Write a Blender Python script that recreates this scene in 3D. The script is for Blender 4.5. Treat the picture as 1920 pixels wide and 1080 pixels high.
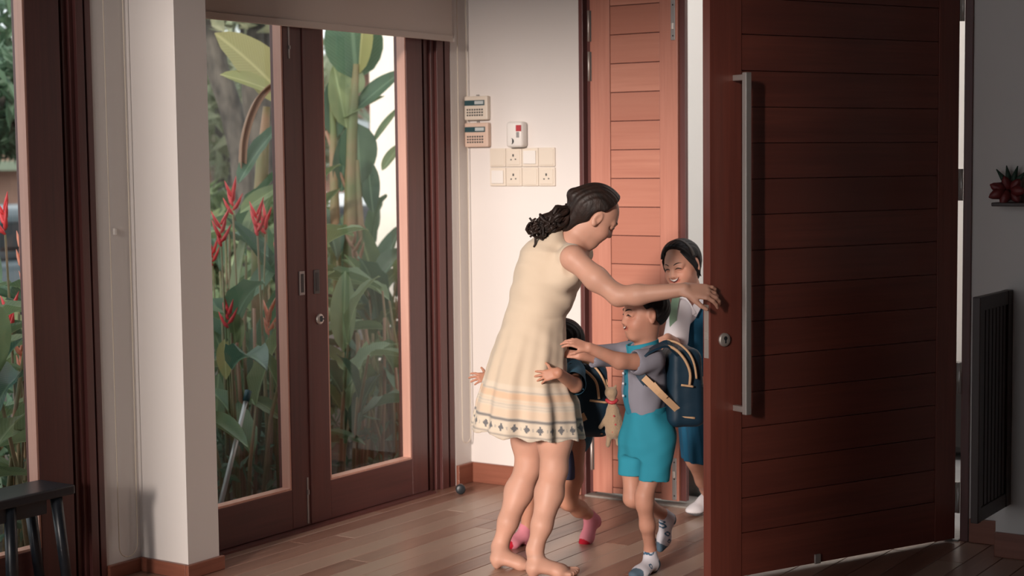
import bpy, bmesh, math, random
import numpy as np
from mathutils import Vector, Matrix

for o in list(bpy.data.objects): bpy.data.objects.remove(o)
SC = bpy.context.scene
COL = SC.collection
random.seed(7); RNG = np.random.RandomState(7)
PI = math.pi

# ------------------------------------------------------------------ camera
FPX, YAW, PITCH, ROLL, EYE = 3058.0, .59017, .077343, -.011029, 1.6
def cam_axes():
    f = np.array([-math.sin(YAW)*math.cos(PITCH), math.cos(YAW)*math.cos(PITCH), -math.sin(PITCH)])
    r = np.array([math.cos(YAW), math.sin(YAW), 0.]); u = np.cross(r, f)
    c, s = math.cos(ROLL), math.sin(ROLL)
    return c*r+s*u, -s*r+c*u, f
CR, CU, CF = cam_axes()
cam = bpy.data.objects.new('camera', bpy.data.cameras.new('camera')); COL.objects.link(cam)
cam.matrix_world = Matrix(((CR[0], CU[0], -CF[0], 0), (CR[1], CU[1], -CF[1], 0), (CR[2], CU[2], -CF[2], EYE), (0, 0, 0, 1)))
cam.data.sensor_width = 36; cam.data.lens = 36*FPX/1920
cam.data.clip_end = 200
cam.data.dof.use_dof = True; cam.data.dof.focus_distance = 6.3; cam.data.dof.aperture_fstop = 2.6
SC.camera = cam

# ------------------------------------------------------------------ world, lamps, exposure
w = bpy.data.worlds.new('sky'); SC.world = w; w.use_nodes = True
nt = w.node_tree; bg = nt.nodes['Background']
bg.inputs[0].default_value = (.93, .96, 1.0, 1); bg.inputs[1].default_value = 1.6
def area(name, loc, rot, sx, sy, power, col, spread=180):
    l = bpy.data.lights.new(name, 'AREA'); l.shape = 'RECTANGLE'; l.size = sx; l.size_y = sy
    l.energy = power; l.color = col; l.spread = math.radians(spread)
    o = bpy.data.objects.new(name, l); COL.objects.link(o); o.location = loc; o.rotation_euler = rot
    return o
# low hazy sun coming along the house through an opening added to the unseen rear wall; the same sun lights the garden
sl_ = bpy.data.lights.new('low_sun', 'SUN'); sl_.energy = 3.35; sl_.color = (1, .86, .77); sl_.angle = math.radians(8)
so_ = bpy.data.objects.new('low_sun', sl_); COL.objects.link(so_)
so_.rotation_euler = Vector((-.17, 1, -.24)).to_track_quat('-Z', 'Y').to_euler()
area('side_fill', (-5.30, .5, 1.45), (math.radians(90), 0, math.radians(-90)), 2.4, 2.2, 14, (.80, .90, 1))  # added fill lamp outside the side window, on top of the sky
VS = SC.view_settings
SC.display_settings.display_device = 'sRGB'
VS.view_transform = 'Standard'; VS.look = 'None'; VS.gamma = 1; VS.use_curve_mapping = False
VS.exposure = 0.17

# ------------------------------------------------------------------ helpers
def srgb(r, g, b):
    f = lambda c: (c/255/12.92) if c/255 <= .04045 else ((c/255+.055)/1.055)**2.4
    return (f(r), f(g), f(b), 1)
HF = np.array([-math.sin(YAW), math.cos(YAW), 0.]); RV = np.array([math.cos(YAW), math.sin(YAW), 0.])
def at(px, py, dist):
    """world point seen at (px,py) at horizontal distance dist from the lens"""
    d = (px-960)/FPX*CR-(py-540)/FPX*CU+CF
    return np.array([0, 0, EYE])+dist/(d@HF)*d
def vec(r, u, a): return np.array(RV)*r+np.array([0, 0, 1.])*u+HF*a

def mat(name, col, rough=.5, spec=.5, metal=0, noise=None, bump=None, sheen=0, sub=0):
    m = bpy.data.materials.new(name); m.use_nodes = True
    n = m.node_tree.nodes; l = m.node_tree.links; b = n['Principled BSDF']
    b.inputs['Base Color'].default_value = col; b.inputs['Roughness'].default_value = rough
    b.inputs['Metallic'].default_value = metal; b.inputs['Specular IOR Level'].default_value = spec
    if sheen: b.inputs['Sheen Weight'].default_value = sheen
    if sub:
        b.inputs['Subsurface Weight'].default_value = sub; b.inputs['Subsurface Radius'].default_value = (1, .35, .2)
        b.inputs['Subsurface Scale'].default_value = .008
    tc = n.new('ShaderNodeTexCoord')
    if noise:   # (colour2, scale vector, amount)
        mp = n.new('ShaderNodeMapping'); mp.inputs['Scale'].default_value = noise[1]
        l.new(tc.outputs['Object'], mp.inputs[0])
        t = n.new('ShaderNodeTexNoise'); t.inputs['Scale'].default_value = 1; t.inputs['Detail'].default_value = 4
        l.new(mp.outputs[0], t.inputs[0])
        r = n.new('ShaderNodeMapRange'); r.inputs[1].default_value = .3; r.inputs[2].default_value = .7
        r.inputs[4].default_value = noise[2]; l.new(t.outputs[0], r.inputs[0])
        x = n.new('ShaderNodeMix'); x.data_type = 'RGBA'; x.inputs[6].default_value = col; x.inputs[7].default_value = noise[0]
        l.new(r.outputs[0], x.inputs[0]); l.new(x.outputs[2], b.inputs['Base Color'])
    if bump:    # (scale vector, strength, distance)
        mp = n.new('ShaderNodeMapping'); mp.inputs['Scale'].default_value = bump[0]
        l.new(tc.outputs['Object'], mp.inputs[0])
        t = n.new('ShaderNodeTexNoise'); t.inputs['Scale'].default_value = 1; t.inputs['Detail'].default_value = 3
        l.new(mp.outputs[0], t.inputs[0])
        bm = n.new('ShaderNodeBump'); bm.inputs['Strength'].default_value = bump[1]; bm.inputs['Distance'].default_value = bump[2]
        l.new(t.outputs[0], bm.inputs['Height']); l.new(bm.outputs[0], b.inputs['Normal'])
    return m

def wood(name, c1, c2, axis, rough=.35, rnd=None, fine=60):
    """grain along axis; rnd = third colour mixed in by each board's own random value"""
    m = bpy.data.materials.new(name); m.use_nodes = True
    n = m.node_tree.nodes; l = m.node_tree.links; b = n['Principled BSDF']
    b.inputs['Roughness'].default_value = rough
    tc = n.new('ShaderNodeTexCoord'); oi = n.new('ShaderNodeObjectInfo')
    ad = n.new('ShaderNodeVectorMath'); ad.operation = 'MULTIPLY_ADD'
    ad.inputs[1].default_value = (37, 53, 71); l.new(oi.outputs['Random'], ad.inputs[0]); l.new(tc.outputs['Object'], ad.inputs[2])
    mp = n.new('ShaderNodeMapping'); s = [fine, fine, fine]; s['XYZ'.index(axis)] = 2.2; mp.inputs['Scale'].default_value = s
    l.new(ad.outputs[0], mp.inputs[0])
    t = n.new('ShaderNodeTexNoise'); t.inputs['Scale'].default_value = 1; t.inputs['Detail'].default_value = 5; t.inputs['Roughness'].default_value = .6
    l.new(mp.outputs[0], t.inputs[0])
    mp2 = n.new('ShaderNodeMapping'); s = [7, 7, 7]; s['XYZ'.index(axis)] = 1.0; mp2.inputs['Scale'].default_value = s
    l.new(ad.outputs[0], mp2.inputs[0])
    t2 = n.new('ShaderNodeTexNoise'); t2.inputs['Scale'].default_value = 1; t2.inputs['Detail'].default_value = 2
    l.new(mp2.outputs[0], t2.inputs[0])
    a = n.new('ShaderNodeMath'); a.operation = 'ADD'; l.new(t.outputs[0], a.inputs[0]); l.new(t2.outputs[0], a.inputs[1])
    r = n.new('ShaderNodeMapRange'); r.inputs[1].default_value = .75; r.inputs[2].default_value = 1.3; l.new(a.outputs[0], r.inputs[0])
    x = n.new('ShaderNodeMix'); x.data_type = 'RGBA'; x.inputs[6].default_value = c1; x.inputs[7].default_value = c2
    l.new(r.outputs[0], x.inputs[0]); out = x.outputs[2]
    if rnd:
        x2 = n.new('ShaderNodeMix'); x2.data_type = 'RGBA'; x2.inputs[7].default_value = rnd
        mr = n.new('ShaderNodeMath'); mr.operation = 'POWER'; mr.inputs[1].default_value = 1.6
        l.new(oi.outputs['Random'], mr.inputs[0]); l.new(mr.outputs[0], x2.inputs[0]); l.new(out, x2.inputs[6]); out = x2.outputs[2]
    l.new(out, b.inputs['Base Color'])
    bm = n.new('ShaderNodeBump'); bm.inputs['Strength'].default_value = .12; bm.inputs['Distance'].default_value = .002
    l.new(t.outputs[0], bm.inputs['Height']); l.new(bm.outputs[0], b.inputs['Normal'])
    return m

def glass_mat():
    m = bpy.data.materials.new('clear_glass'); m.use_nodes = True
    n = m.node_tree.nodes; l = m.node_tree.links; n.remove(n['Principled BSDF']); o = n['Material Output']
    tr = n.new('ShaderNodeBsdfTransparent'); tr.inputs[0].default_value = (.93, .95, .94, 1)
    gl = n.new('ShaderNodeBsdfGlossy'); gl.inputs['Roughness'].default_value = .02
    fr = n.new('ShaderNodeFresnel'); fr.inputs[0].default_value = 1.45
    ge = n.new('ShaderNodeNewGeometry'); iv = n.new('ShaderNodeMath'); iv.operation = 'SUBTRACT'; iv.inputs[0].default_value = 1; l.new(ge.outputs['Backfacing'], iv.inputs[1])
    mu = n.new('ShaderNodeMath'); mu.operation = 'MULTIPLY'; l.new(fr.outputs[0], mu.inputs[0]); l.new(iv.outputs[0], mu.inputs[1])
    mx = n.new('ShaderNodeMixShader'); l.new(mu.outputs[0], mx.inputs[0]); l.new(tr.outputs[0], mx.inputs[1]); l.new(gl.outputs[0], mx.inputs[2])
    l.new(mx.outputs[0], o.inputs[0]); return m

def attr_mat(name, rough=.5, spec=.4, sub=0, bump=None, sheen=0):
    m = mat(name, (1, 1, 1, 1), rough, spec, sub=sub, bump=bump, sheen=sheen)
    n = m.node_tree.nodes; a = n.new('ShaderNodeAttribute'); a.attribute_name = 'Col'
    m.node_tree.links.new(a.outputs['Color'], n['Principled BSDF'].inputs['Base Color']); return m

def link(name, me, m, parent=None, smooth=False):
    if m is not None and not me.materials: me.materials.append(m)
    if smooth: me.polygons.foreach_set('use_smooth', [True]*len(me.polygons))
    o = bpy.data.objects.new(name, me); COL.objects.link(o)
    if parent is not None:
        o.parent = parent; o.matrix_parent_inverse = parent.matrix_world.inverted() if False else Matrix.Translation(-parent.location) if parent.rotation_euler[:] == (0, 0, 0) else parent.matrix_basis.inverted()
    return o
def tag(o, label=None, cat=None, group=None, kind=None):
    if label: o['label'] = label
    if cat: o['category'] = cat
    if group: o['group'] = group
    if kind: o['kind'] = kind
    return o
def thing(name, label, cat, loc=(0, 0, 0), group=None):
    o = bpy.data.objects.new(name, None); COL.objects.link(o); o.location = [float(v) for v in loc]; o.empty_display_size = .1
    return tag(o, label, cat, group)

class MB:
    """collects solids into one bmesh"""
    def __init__(s): s.bm = bmesh.new()
    def box(s, x0, x1, y0, y1, z0, z1, bev=0, M=None):
        g = bmesh.ops.create_cube(s.bm, size=1)['verts']
        for v in g: v.co = Vector(((x0+x1)/2+v.co.x*(x1-x0), (y0+y1)/2+v.co.y*(y1-y0), (z0+z1)/2+v.co.z*(z1-z0)))
        if bev:
            es = list({e for v in g for e in v.link_edges}); r = bmesh.ops.bevel(s.bm, geom=es, offset=bev, segments=2, affect='EDGES', profile=.5); g = list({v for f in r['faces'] for v in f.verts}|{v for v in g if v.is_valid})
        if M is not None:
            for v in g: v.co = M @ v.co
        return s
    def tube(s, pts, rad, seg=10, cap=True):
        pts = [Vector([float(c) for c in p]) for p in pts]; rr = rad if hasattr(rad, '__len__') else [rad]*len(pts); rings = []
        up = None
        for i, p in enumerate(pts):
            t = (pts[min(i+1, len(pts)-1)]-pts[max(i-1, 0)]).normalized()
            if up is None: up = t.orthogonal().normalized()
            up = (up-t*up.dot(t)).normalized(); b = t.cross(up)
            rings.append([s.bm.verts.new(p+(up*math.cos(a)+b*math.sin(a))*rr[i]) for a in [2*PI*k/seg for k in range(seg)]])
        for a, b in zip(rings, rings[1:]):
            for k in range(seg): s.bm.faces.new((a[k], a[(k+1) % seg], b[(k+1) % seg], b[k]))
        if cap: s.bm.faces.new(rings[0][::-1]); s.bm.faces.new(rings[-1])
        return s
    def lathe(s, prof, c, axis=(0, 0, 1), seg=20):
        ax = Vector(axis).normalized(); u = ax.orthogonal().normalized(); v = ax.cross(u); c = Vector([float(k) for k in c]); rings = []
        for r, h in prof: rings.append([s.bm.verts.new(c+ax*h+(u*math.cos(2*PI*k/seg)+v*math.sin(2*PI*k/seg))*max(r, 1e-4)) for k in range(seg)])
        for a, b in zip(rings, rings[1:]):
            for k in range(seg): s.bm.faces.new((a[k], a[(k+1) % seg], b[(k+1) % seg], b[k]))
        s.bm.faces.new(rings[0][::-1]); s.bm.faces.new(rings[-1]); return s
    def mesh(s, name='m'):
        me = bpy.data.meshes.new(name); bmesh.ops.recalc_face_normals(s.bm, faces=s.bm.faces); s.bm.to_mesh(me); s.bm.free(); return me
    def build(s, name, m, parent=None, smooth=False, label=None):
        o = link(name, s.mesh(name), m, parent, smooth)
        if label: o['label'] = label
        return o
def boxo(name, m, parent, x0, x1, y0, y1, z0, z1, bev=0, M=None): return MB().box(x0, x1, y0, y1, z0, z1, bev, M).build(name, m, parent)

# ------------------------------------------------------------------ materials
M_wall = mat('painted_plaster', (.76, .72, .69, 1), .7, .2, bump=((25, 25, 25), .06, .004))
M_ceil = mat('ceiling_paint', (.74, .72, .70, 1), .8, .1)
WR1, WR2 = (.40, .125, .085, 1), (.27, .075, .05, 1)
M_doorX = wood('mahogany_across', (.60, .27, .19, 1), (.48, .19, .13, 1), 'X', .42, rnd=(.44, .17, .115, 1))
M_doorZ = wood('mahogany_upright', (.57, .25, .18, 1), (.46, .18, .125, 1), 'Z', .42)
M_leafX = wood('shaded_mahogany_across', (.24, .064, .042, 1), (.16, .042, .030, 1), 'X', .36, rnd=(.17, .046, .032, 1))  # same wood as the narrow door, darkened: the open leaf's shade is in the colour
M_leafZ = wood('shaded_mahogany_upright', (.23, .062, .042, 1), (.16, .042, .03, 1), 'Z', .36)
M_frameZ = wood('shaded_frame_upright', (.145, .048, .042, 1), (.095, .034, .032, 1), 'Z', .36)  # door wood again, with the shade of the backlit side put into its colour
M_frameY = wood('shaded_frame_level', (.145, .048, .042, 1), (.095, .034, .032, 1), 'Y', .36)
M_bead = wood('lit_bead_timber', (.80, .46, .36, 1), (.66, .34, .26, 1), 'Z', .4)  # bead colour lightened to carry the daylight on the reveals
M_base = wood('baseboard_timber', (.30, .11, .07, 1), (.19, .065, .04, 1), 'X', .35)
M_baseY = wood('baseboard_timber_side', (.30, .11, .07, 1), (.19, .065, .04, 1), 'Y', .35)
M_floor = wood('floor_boards', (.33, .175, .125, 1), (.20, .10, .07, 1), 'Y', .28, rnd=(.44, .31, .235, 1), fine=40)
M_under = mat('floor_slab', (.16, .09, .07, 1), .5, noise=((.28, .16, .12, 1), (9, .8, 1), 1))
M_glass = glass_mat()
M_steel = mat('brushed_steel', (.62, .58, .54, 1), .5, metal=.75)
M_dkmetal = mat('dark_metal', (.10, .10, .10, 1), .45, metal=.8)
M_greymetal = mat('grey_metal', (.36, .34, .33, 1), .45, metal=.6)
M_plastic = mat('ivory_plastic', (.74, .66, .56, 1), .45)
M_plasticw = mat('white_plastic', (.80, .77, .73, 1), .4)
M_plasticy = mat('aged_plastic', (.70, .52, .42, 1), .5)
M_black = mat('black_plastic', (.02, .025, .03, 1), .4)
M_teal = mat('teal_print', (.02, .07, .085, 1), .4)
M_screen = mat('grey_display', (.55, .60, .60, 1), .25)
M_red = mat('red_print', (.45, .04, .05, 1), .5)
M_blind = mat('blind_fabric', (.62, .54, .48, 1), .9, .1, bump=((300, 300, 300), .1, .001))
M_cord = mat('bead_cord', (.78, .70, .58, 1), .6)
M_bench = mat('dark_stained_bench', (.016, .020, .026, 1), .35, noise=((.010, .013, .018, 1), (30, 2, 30), 1))
# ================================================================== ROOM
Y0, ZC = 6.62, 4.2
XS, XP, XD = -4.78, -4.52, -4.69      # left wall beside the camera, pier face, wall strip / door plane
def struct(name, m, bx, bev=0):
    mb = MB()
    for b in bx: mb.box(*b, bev=bev)
    return tag(mb.build(name, m), kind='structure')
fl = struct('floor', M_under, [(-4.95, 3.0, -1.3, Y0+.2, -.14, -.022)])
# boards run along the glass doors
bw = .106; x = -4.93; r = 0
plank_meshes = []
def plank_mesh(L):
    bm = bmesh.new(); g = .0012
    for z, i in ((-.022, 0), (-.0015, 0), (0, .0016)):
        pass
    ring = lambda ins, z: [bm.verts.new(v) for v in ((g+ins, g+ins, z), (bw-g-ins, g+ins, z), (bw-g-ins, L-g-ins, z), (g+ins, L-g-ins, z))]
    a, b, c = ring(0, -.022), ring(0, -.0014), ring(.0014, 0)
    for p, q in ((a, b), (b, c)):
        for k in range(4): bm.faces.new((p[k], p[(k+1) % 4], q[(k+1) % 4], q[k]))
    bm.faces.new(c); me = bpy.data.meshes.new('plank'); bm.to_mesh(me); bm.free(); me.materials.append(M_floor); return me
rp = random.Random(3)
while x < -1.75:
    y = 2.9-rp.random()*.9
    while y < Y0+.02:
        L = rp.choice([.9, 1.3, 1.7, 2.1]); L = min(L, Y0+.06-y)
        if Y0+.06-(y+L) < .2: L = Y0+.06-y
        o = bpy.data.objects.new('plank', plank_mesh(L)); COL.objects.link(o); o.location = (x, y, 0); o.parent = fl
        y += L+.0005
    x += bw+.0005; r += 1
strf = wood('outer_boards', (.22, .115, .08, 1), (.14, .07, .05, 1), 'Y', .32, fine=40)
boxo('plank', strf, fl, -4.93, -1.76, -1.25, 2.02, -.022, 0); boxo('plank', strf, fl, -1.74, 2.9, -1.25, 6.4, -.022, 0)

struct('ceiling', wood('low_bounce_ceiling', (.20, .10, .07, 1), (.12, .06, .04, 1), 'Y', .5), [(-5.0, 3.0, -1.4, Y0+.2, ZC, ZC+.1)])  # unseen ceiling, raised for the sun beam and kept dark to cut bounce
M_dim = mat('low_bounce_paint', (.20, .17, .15, 1), .8, .1)  # dark colour for unseen walls, chosen to cut bounced light
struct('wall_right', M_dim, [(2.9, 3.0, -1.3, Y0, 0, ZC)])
# unseen rear wall; its opening is cut to shape the sun beam
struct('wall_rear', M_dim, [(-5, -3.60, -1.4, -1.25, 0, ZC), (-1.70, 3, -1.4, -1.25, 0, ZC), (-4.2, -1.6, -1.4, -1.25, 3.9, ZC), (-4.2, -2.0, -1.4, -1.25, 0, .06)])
# back wall: left piece, above the doors, right piece with its step
struct('wall_back', M_wall, [(-4.9, -4.035, Y0, Y0+.16, 0, ZC), (-4.035, -2.155, Y0, Y0+.16, 2.62, ZC), (-2.155, -1.98, Y0, Y0+.16, 0, ZC), (-1.985, 3.0, 6.43, Y0+.16, 0, ZC)])
# left wall: pier, strip by the corner, strip and lintels
struct('wall_left', M_wall, [(-4.95, XP, 4.47, 4.64, 0, ZC), (-4.9, XD, 6.485, Y0+.02, 0, ZC),
       (-4.95, XS, 4.29, 4.47, 0, ZC), (-4.90, -4.70, 4.64, 6.485, 2.56, ZC), (-4.95, XS, -1.4, 4.29, 2.56, ZC),
       (-4.95, XS, 1.55, 1.85, 0, 2.56), (-4.95, XS, -1.4, -.02, 0, 2.56)])
# baseboards
def bb(name, m, bx):
    mb = MB()
    for b in bx: mb.box(*b, bev=.003)
    return tag(mb.build(name, m), kind='structure')
bb('baseboard_back', M_base, [(XD+.018, -4.036, Y0-.018, Y0, 0, .10)])
bb('baseboard_left', M_baseY, [(XD, XD+.018, 6.487, Y0, 0, .10), (XP, XP+.018, 4.452, 4.655, 0, .055), (XS, XS+.018, 4.292, 4.452, 0, .055)])
bb('baseboard_pier', M_base, [(XS, XP, 4.452, 4.47, 0, .055)])
bb('baseboard_right', M_base, [(-2.15, -1.985, Y0-.018, Y0, 0, .10), (-1.985, 2.9, 6.412, 6.43, 0, .10)])

# ---- glazed timber doors -------------------------------------------------
def glazed_leaf(name, X, ya, yb, sl, sr, zb=.185, zt=2.42, bot=.012, top=2.52, label=None, reveal_r=True):
    """one door leaf in the plane x = X (room face), ya..yb, stile widths sl and sr; glass sits 55 mm back"""
    t = bpy.data.objects.new(name, None); COL.objects.link(t); t.location = (X-.03, (ya+yb)/2, 0); tag(t, kind='structure')
    D = .075
    boxo('stile', M_frameZ, t, X-D, X, ya, ya+sl, bot, top, .002)
    boxo('stile', M_frameZ, t, X-D, X, yb-sr, yb, bot, top, .002)
    boxo('rail', M_frameY, t, X-D, X-.001, ya+sl, yb-sr, bot, zb, .002)
    boxo('rail', M_frameY, t, X-D, X-.001, ya+sl, yb-sr, zt, top, .002)
    # glazing beads: a stepped inner frame against the glass
    g = X-.05
    for a, b in ((ya+sl, ya+sl+.010), (yb-sr-.010, yb-sr)): boxo('glazing_bead', M_bead, t, g, X-.003, a, b, zb, zt, .001)
    boxo('glazing_bead', M_bead, t, g, X-.003, ya+sl+.01, yb-sr-.01, zb, zb+.010, .001)
    boxo('glass_pane', M_glass, t, g-.006, g, ya+sl-.004, yb-sr+.004, zb-.004, zt+.004)
    return t
d1 = glazed_leaf('door_1', -4.70, 4.665, 5.405, .12, .121)
d2 = glazed_leaf('door_2', -4.70, 5.409, 6.268, .133, .122)
d3 = glazed_leaf('door_3', XS-.005, 3.20, 4.145, .14, .157, bot=.012)
d4 = glazed_leaf('door_4', XS-.005, 2.2, 3.196, .12, .13)
# astragal on leaf 2 and hardware
boxo('meeting_strip', M_frameZ, d2, -4.701, -4.694, 5.402, 5.416, .02, 2.5, .001)
def pull(parent, Yc, z0, z1, X, dark):
    m = MB()
    m.box(X-.001, X+.004, Yc-.018, Yc+.018, z0, z1, .002)
    f = m.build('flush_pull', M_dkmetal if dark else M_greymetal, parent)
    boxo('pull_recess', M_black, f, X+.0035, X+.005, Yc-.008, Yc+.010, z0+.012, z1-.012)
pull(d1, 5.372, 1.03, 1.135, -4.70, False); pull(d2, 5.470, 1.03, 1.135, -4.70, True)
lk = MB().lathe([(.024, 0), (.024, .004), (.021, .008), (.012, .009)], (-4.70, 5.486, .916), (1, 0, 0), 24).build('lock_rose', M_steel, d2, True)
MB().box(-4.692, -4.683, 5.481, 5.491, .905, .931, .002).box(-4.690, -4.679, 5.483, 5.498, .914, .920).build('keyhole', M_black, lk)
MB().box(-4.701, -4.697, 5.378, 5.388, .02, .225, .001).box(-4.699, -4.692, 5.379, 5.387, .15, .17).build('flush_bolt', M_greymetal, d1)
MB().box(-4.701, -4.697, 5.315, 5.325, 2.05, 2.24, .001).box(-4.699, -4.692, 5.316, 5.324, 2.09, 2.105).build('flush_bolt', M_greymetal, d1)
# frames
def stepped_frame(name, X, ya, yb, dirs, zt=2.56):
    o = MB()
    # jamb profile: recessed rebate beside the leaf, raised bead, groove, outer band
    w_ = yb-ya
    f = lambda a: ya+a*w_ if dirs > 0 else yb-a*w_
    for a, b, dx in ((0, .16, -.035), (.16, .33, -.022), (.33, .47, -.008), (.47, .72, .008), (.72, .80, -.006), (.80, 1, .004)):
        y1, y2 = sorted((f(a), f(b))); o.box(X-.10, X+dx, y1, y2, 0, zt, .0015)
    return tag(o.build(name, M_frameZ), kind='structure')
stepped_frame('trim_1', -4.695, 6.27, 6.482, 1)
stepped_frame('trim_2', XS, 4.147, 4.289, 1)
tag(MB().box(-4.80, -4.70, 4.642, 4.663, 0, 2.56).build('trim_3', M_frameZ), kind='structure')
tag(MB().box(-4.80, -4.70, 4.64, 6.48, 2.52, 2.56).build('trim_4', M_frameY), kind='structure')
tag(MB().box(-4.90, XS, 1.85, 4.147, 2.52, 2.56).build('trim_5', M_frameY), kind='structure')
tag(MB().box(-4.90, -4.66, 4.655, 6.28, -.02, .010).box(-4.98, XS, 1.9, 4.15, -.02, .010).build('trim_6', M_frameY), kind='structure')
# second pair of windows beside the camera
d5 = glazed_leaf('door_5', XS-.005, .0, 1.5, .12, .12)

# ---- front door ---------------------------------------------------------
ft = MB()   # frame: head and jambs with rebate
ft.box(-4.035, -4.012, Y0-.012, Y0+.17, 0, 2.62, .002).box(-4.012, -3.985, Y0+.03, Y0+.17, 0, 2.62).box(-2.19, -2.155, Y0-.012, Y0+.17, 0, 2.62, .002).box(-4.035, -2.155, Y0-.012, Y0+.17, 2.58, 2.66, .002)
tag(ft.build('trim_7', M_frameZ), kind='structure')
tag(MB().box(-4.01, -2.19, Y0-.03, Y0+.20, -.02, .008, .003).build('trim_8', mat('threshold_stone', (.30, .27, .24, 1), .5, noise=((.22, .20, .18, 1), (30, 30, 30), 1))), kind='structure')
dn = bpy.data.objects.new('door_6', None); COL.objects.link(dn); dn.location = (-3.98, Y0+.02, 0); tag(dn, kind='structure')
F = Y0+.005
boxo('stile', M_doorZ, dn, -3.982, -3.876, F, F+.045, .02, 2.575, .0015)
boxo('stile', M_doorZ, dn, -3.612, -3.520, F, F+.045, .02, 2.575, .0015)
boxo('rebate_strip', M_frameZ, dn, -3.519, -3.490, F+.018, F+.045, .02, 2.575, .001)
ZB = .02; HB = .1365
nb = 19
zs = [2.3155+.1333-.1333*k for k in range(1, nb)][::-1]; zs = [z for z in zs if .03 < z < 2.55]; zs = [.02]+zs+[2.575]
for a, b in zip(zs, zs[1:]): boxo('door_board', M_doorX, dn, -3.874, -3.614, F+.003, F+.040, a+.0018, b-.0018, .0015)
boxo('core', M_frameZ, dn, -3.88, -3.605, F+.012, F+.034, .02, 2.575)
for z0, z1 in ((2.157, 2.301), (1.973, 2.110), (.126, .294)):
    h = MB().box(-3.991, -3.974, F-.004, F+.002, z0, z1, .001).build('hinge_plate', M_dkmetal, dn)
    MB().tube([(-3.984, F-.008, z0), (-3.984, F-.008, z1)], .006, 10).build('hinge_pin', M_steel, h, True)
def bolt(z0, z1, zk):
    h = MB().box(-3.552, -3.530, F-.004, F+.001, z0, z1, .001).build('bolt_plate', M_greymetal, dn)
    MB().box(-3.547, -3.535, F-.012, F-.003, zk, zk+.03, .002).build('bolt_knob', M_steel, h)
    for z in (z0+.02, (z0+z1)/2, z1-.02): MB().lathe([(.004, 0), (.003, .002)], (-3.541, F-.004, z), (0, -1, 0), 8).build('screw', M_black, h)
bolt(2.142, 2.46, 2.19); bolt(.025, .222, .13)

# big leaf, opened into the room: hinged at the right jamb
BA = math.radians(65.02); L = 1.292
dl = bpy.data.objects.new('door_7', None); COL.objects.link(dl); dl.location = (-2.202, Y0-.025, 0); tag(dl, kind='structure')
dl.rotation_euler = (0, 0, BA-PI)      # local +x runs from the hinge to the free edge; local +y is... the visible room side
def lbox(name, m, x0, x1, y0, y1, z0, z1, bev=.0015, parent=None):
    me = MB().box(x0, x1, y0, y1, z0, z1, bev).mesh(name); me.materials.append(m)
    o = bpy.data.objects.new(name, me); COL.objects.link(o); o.parent = parent or dl; return o
TH = .043
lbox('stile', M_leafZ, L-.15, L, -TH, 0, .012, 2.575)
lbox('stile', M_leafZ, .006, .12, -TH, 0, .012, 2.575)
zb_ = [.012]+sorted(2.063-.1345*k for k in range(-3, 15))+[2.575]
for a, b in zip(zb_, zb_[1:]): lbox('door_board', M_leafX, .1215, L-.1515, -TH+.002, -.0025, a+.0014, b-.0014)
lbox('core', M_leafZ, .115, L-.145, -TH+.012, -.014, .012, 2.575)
# long pull handle, lock, edge plate, hinges of the big leaf
h = lbox('pull_bar', M_steel, 1.163, 1.189, .058, .083, .648, 1.918, .003)
for z in (.655, 1.889): lbox('bar_post', M_steel, 1.164, 1.186, 0, .060, z, z+.022, .002, parent=h)
def lmesh(name, mb, m, parent=None, smooth=False):
    me = mb.mesh(name); me.materials.append(m)
    if smooth: me.polygons.foreach_set('use_smooth', [True]*len(me.polygons))
    o = bpy.data.objects.new(name, me); COL.objects.link(o); o.parent = parent or dl; return o
lk = lmesh('lock_rose', MB().lathe([(.026, 0), (.026, .006), (.023, .010), (.014, .011)], (1.228, 0, .927), (0, 1, 0), 24), M_steel, None, True)
lmesh('keyhole', MB().box(1.224, 1.231, .0105, .0125, .914, .940, .001).lathe([(.008, 0), (.008, .002)], (1.228, .0105, .933), (0, 1, 0), 12), M_black, lk)
lmesh('lock_plate', MB().box(L, L+.002, -TH+.008, -.008, .86, 1.06, .0005).box(L, L+.006, -TH+.014, -.014, .93, .96, .001), M_steel)
for z0 in (.12, .62, 1.42, 2.15):
    hp = lmesh('hinge_plate', MB().box(-.004, .004, -TH+.006, .002, z0, z0+.13, .001), M_steel)
    lmesh('hinge_pin', MB().tube([(-.006, .006, z0), (-.006, .006, z0+.13)], .007, 10), M_steel, hp, True)
lmesh('bottom_bolt', MB().box(.75, .78, 0, .008, .012, .05, .002), M_steel)

# ================================================================== WALL FITTINGS (back wall, y = 6.62)
YB = Y0
def plate(x0, x1, z0, z1, label, kind):
    t = thing('switch_plate', label, 'switch', ((x0+x1)/2, YB, (z0+z1)/2), 'ivory switch and socket plates on the wall')
    boxo('backplate', M_plastic, t, x0+.001, x1-.001, YB-.010, YB, z0+.001, z1-.001, .003)
    xc, zc = (x0+x1)/2, (z0+z1)/2
    if kind == 'rocker': 
        o = MB().box(x0+.012, x1-.012, YB-.0165, YB-.009, z0+.014, z1-.014, .002, None); o.build('rocker', M_plasticw, t)
    elif kind == 'blank':
        boxo('cover', M_plastic, t, x0+.008, x1-.008, YB-.013, YB-.009, z0+.008, z1-.008, .002)
    else:
        r = boxo('socket_face', M_plastic, t, x0+.010, x1-.010, YB-.0135, YB-.009, z0+.010, z1-.010, .002)
        MB().box(xc-.004, xc+.004, YB-.0145, YB-.013, zc+.004, zc+.016).box(xc-.016, xc-.009, YB-.0145, YB-.013, zc-.014, zc-.008).box(xc+.010, xc+.017, YB-.0145, YB-.013, zc-.012, zc-.006).build('socket_holes', M_black, r)
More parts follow.
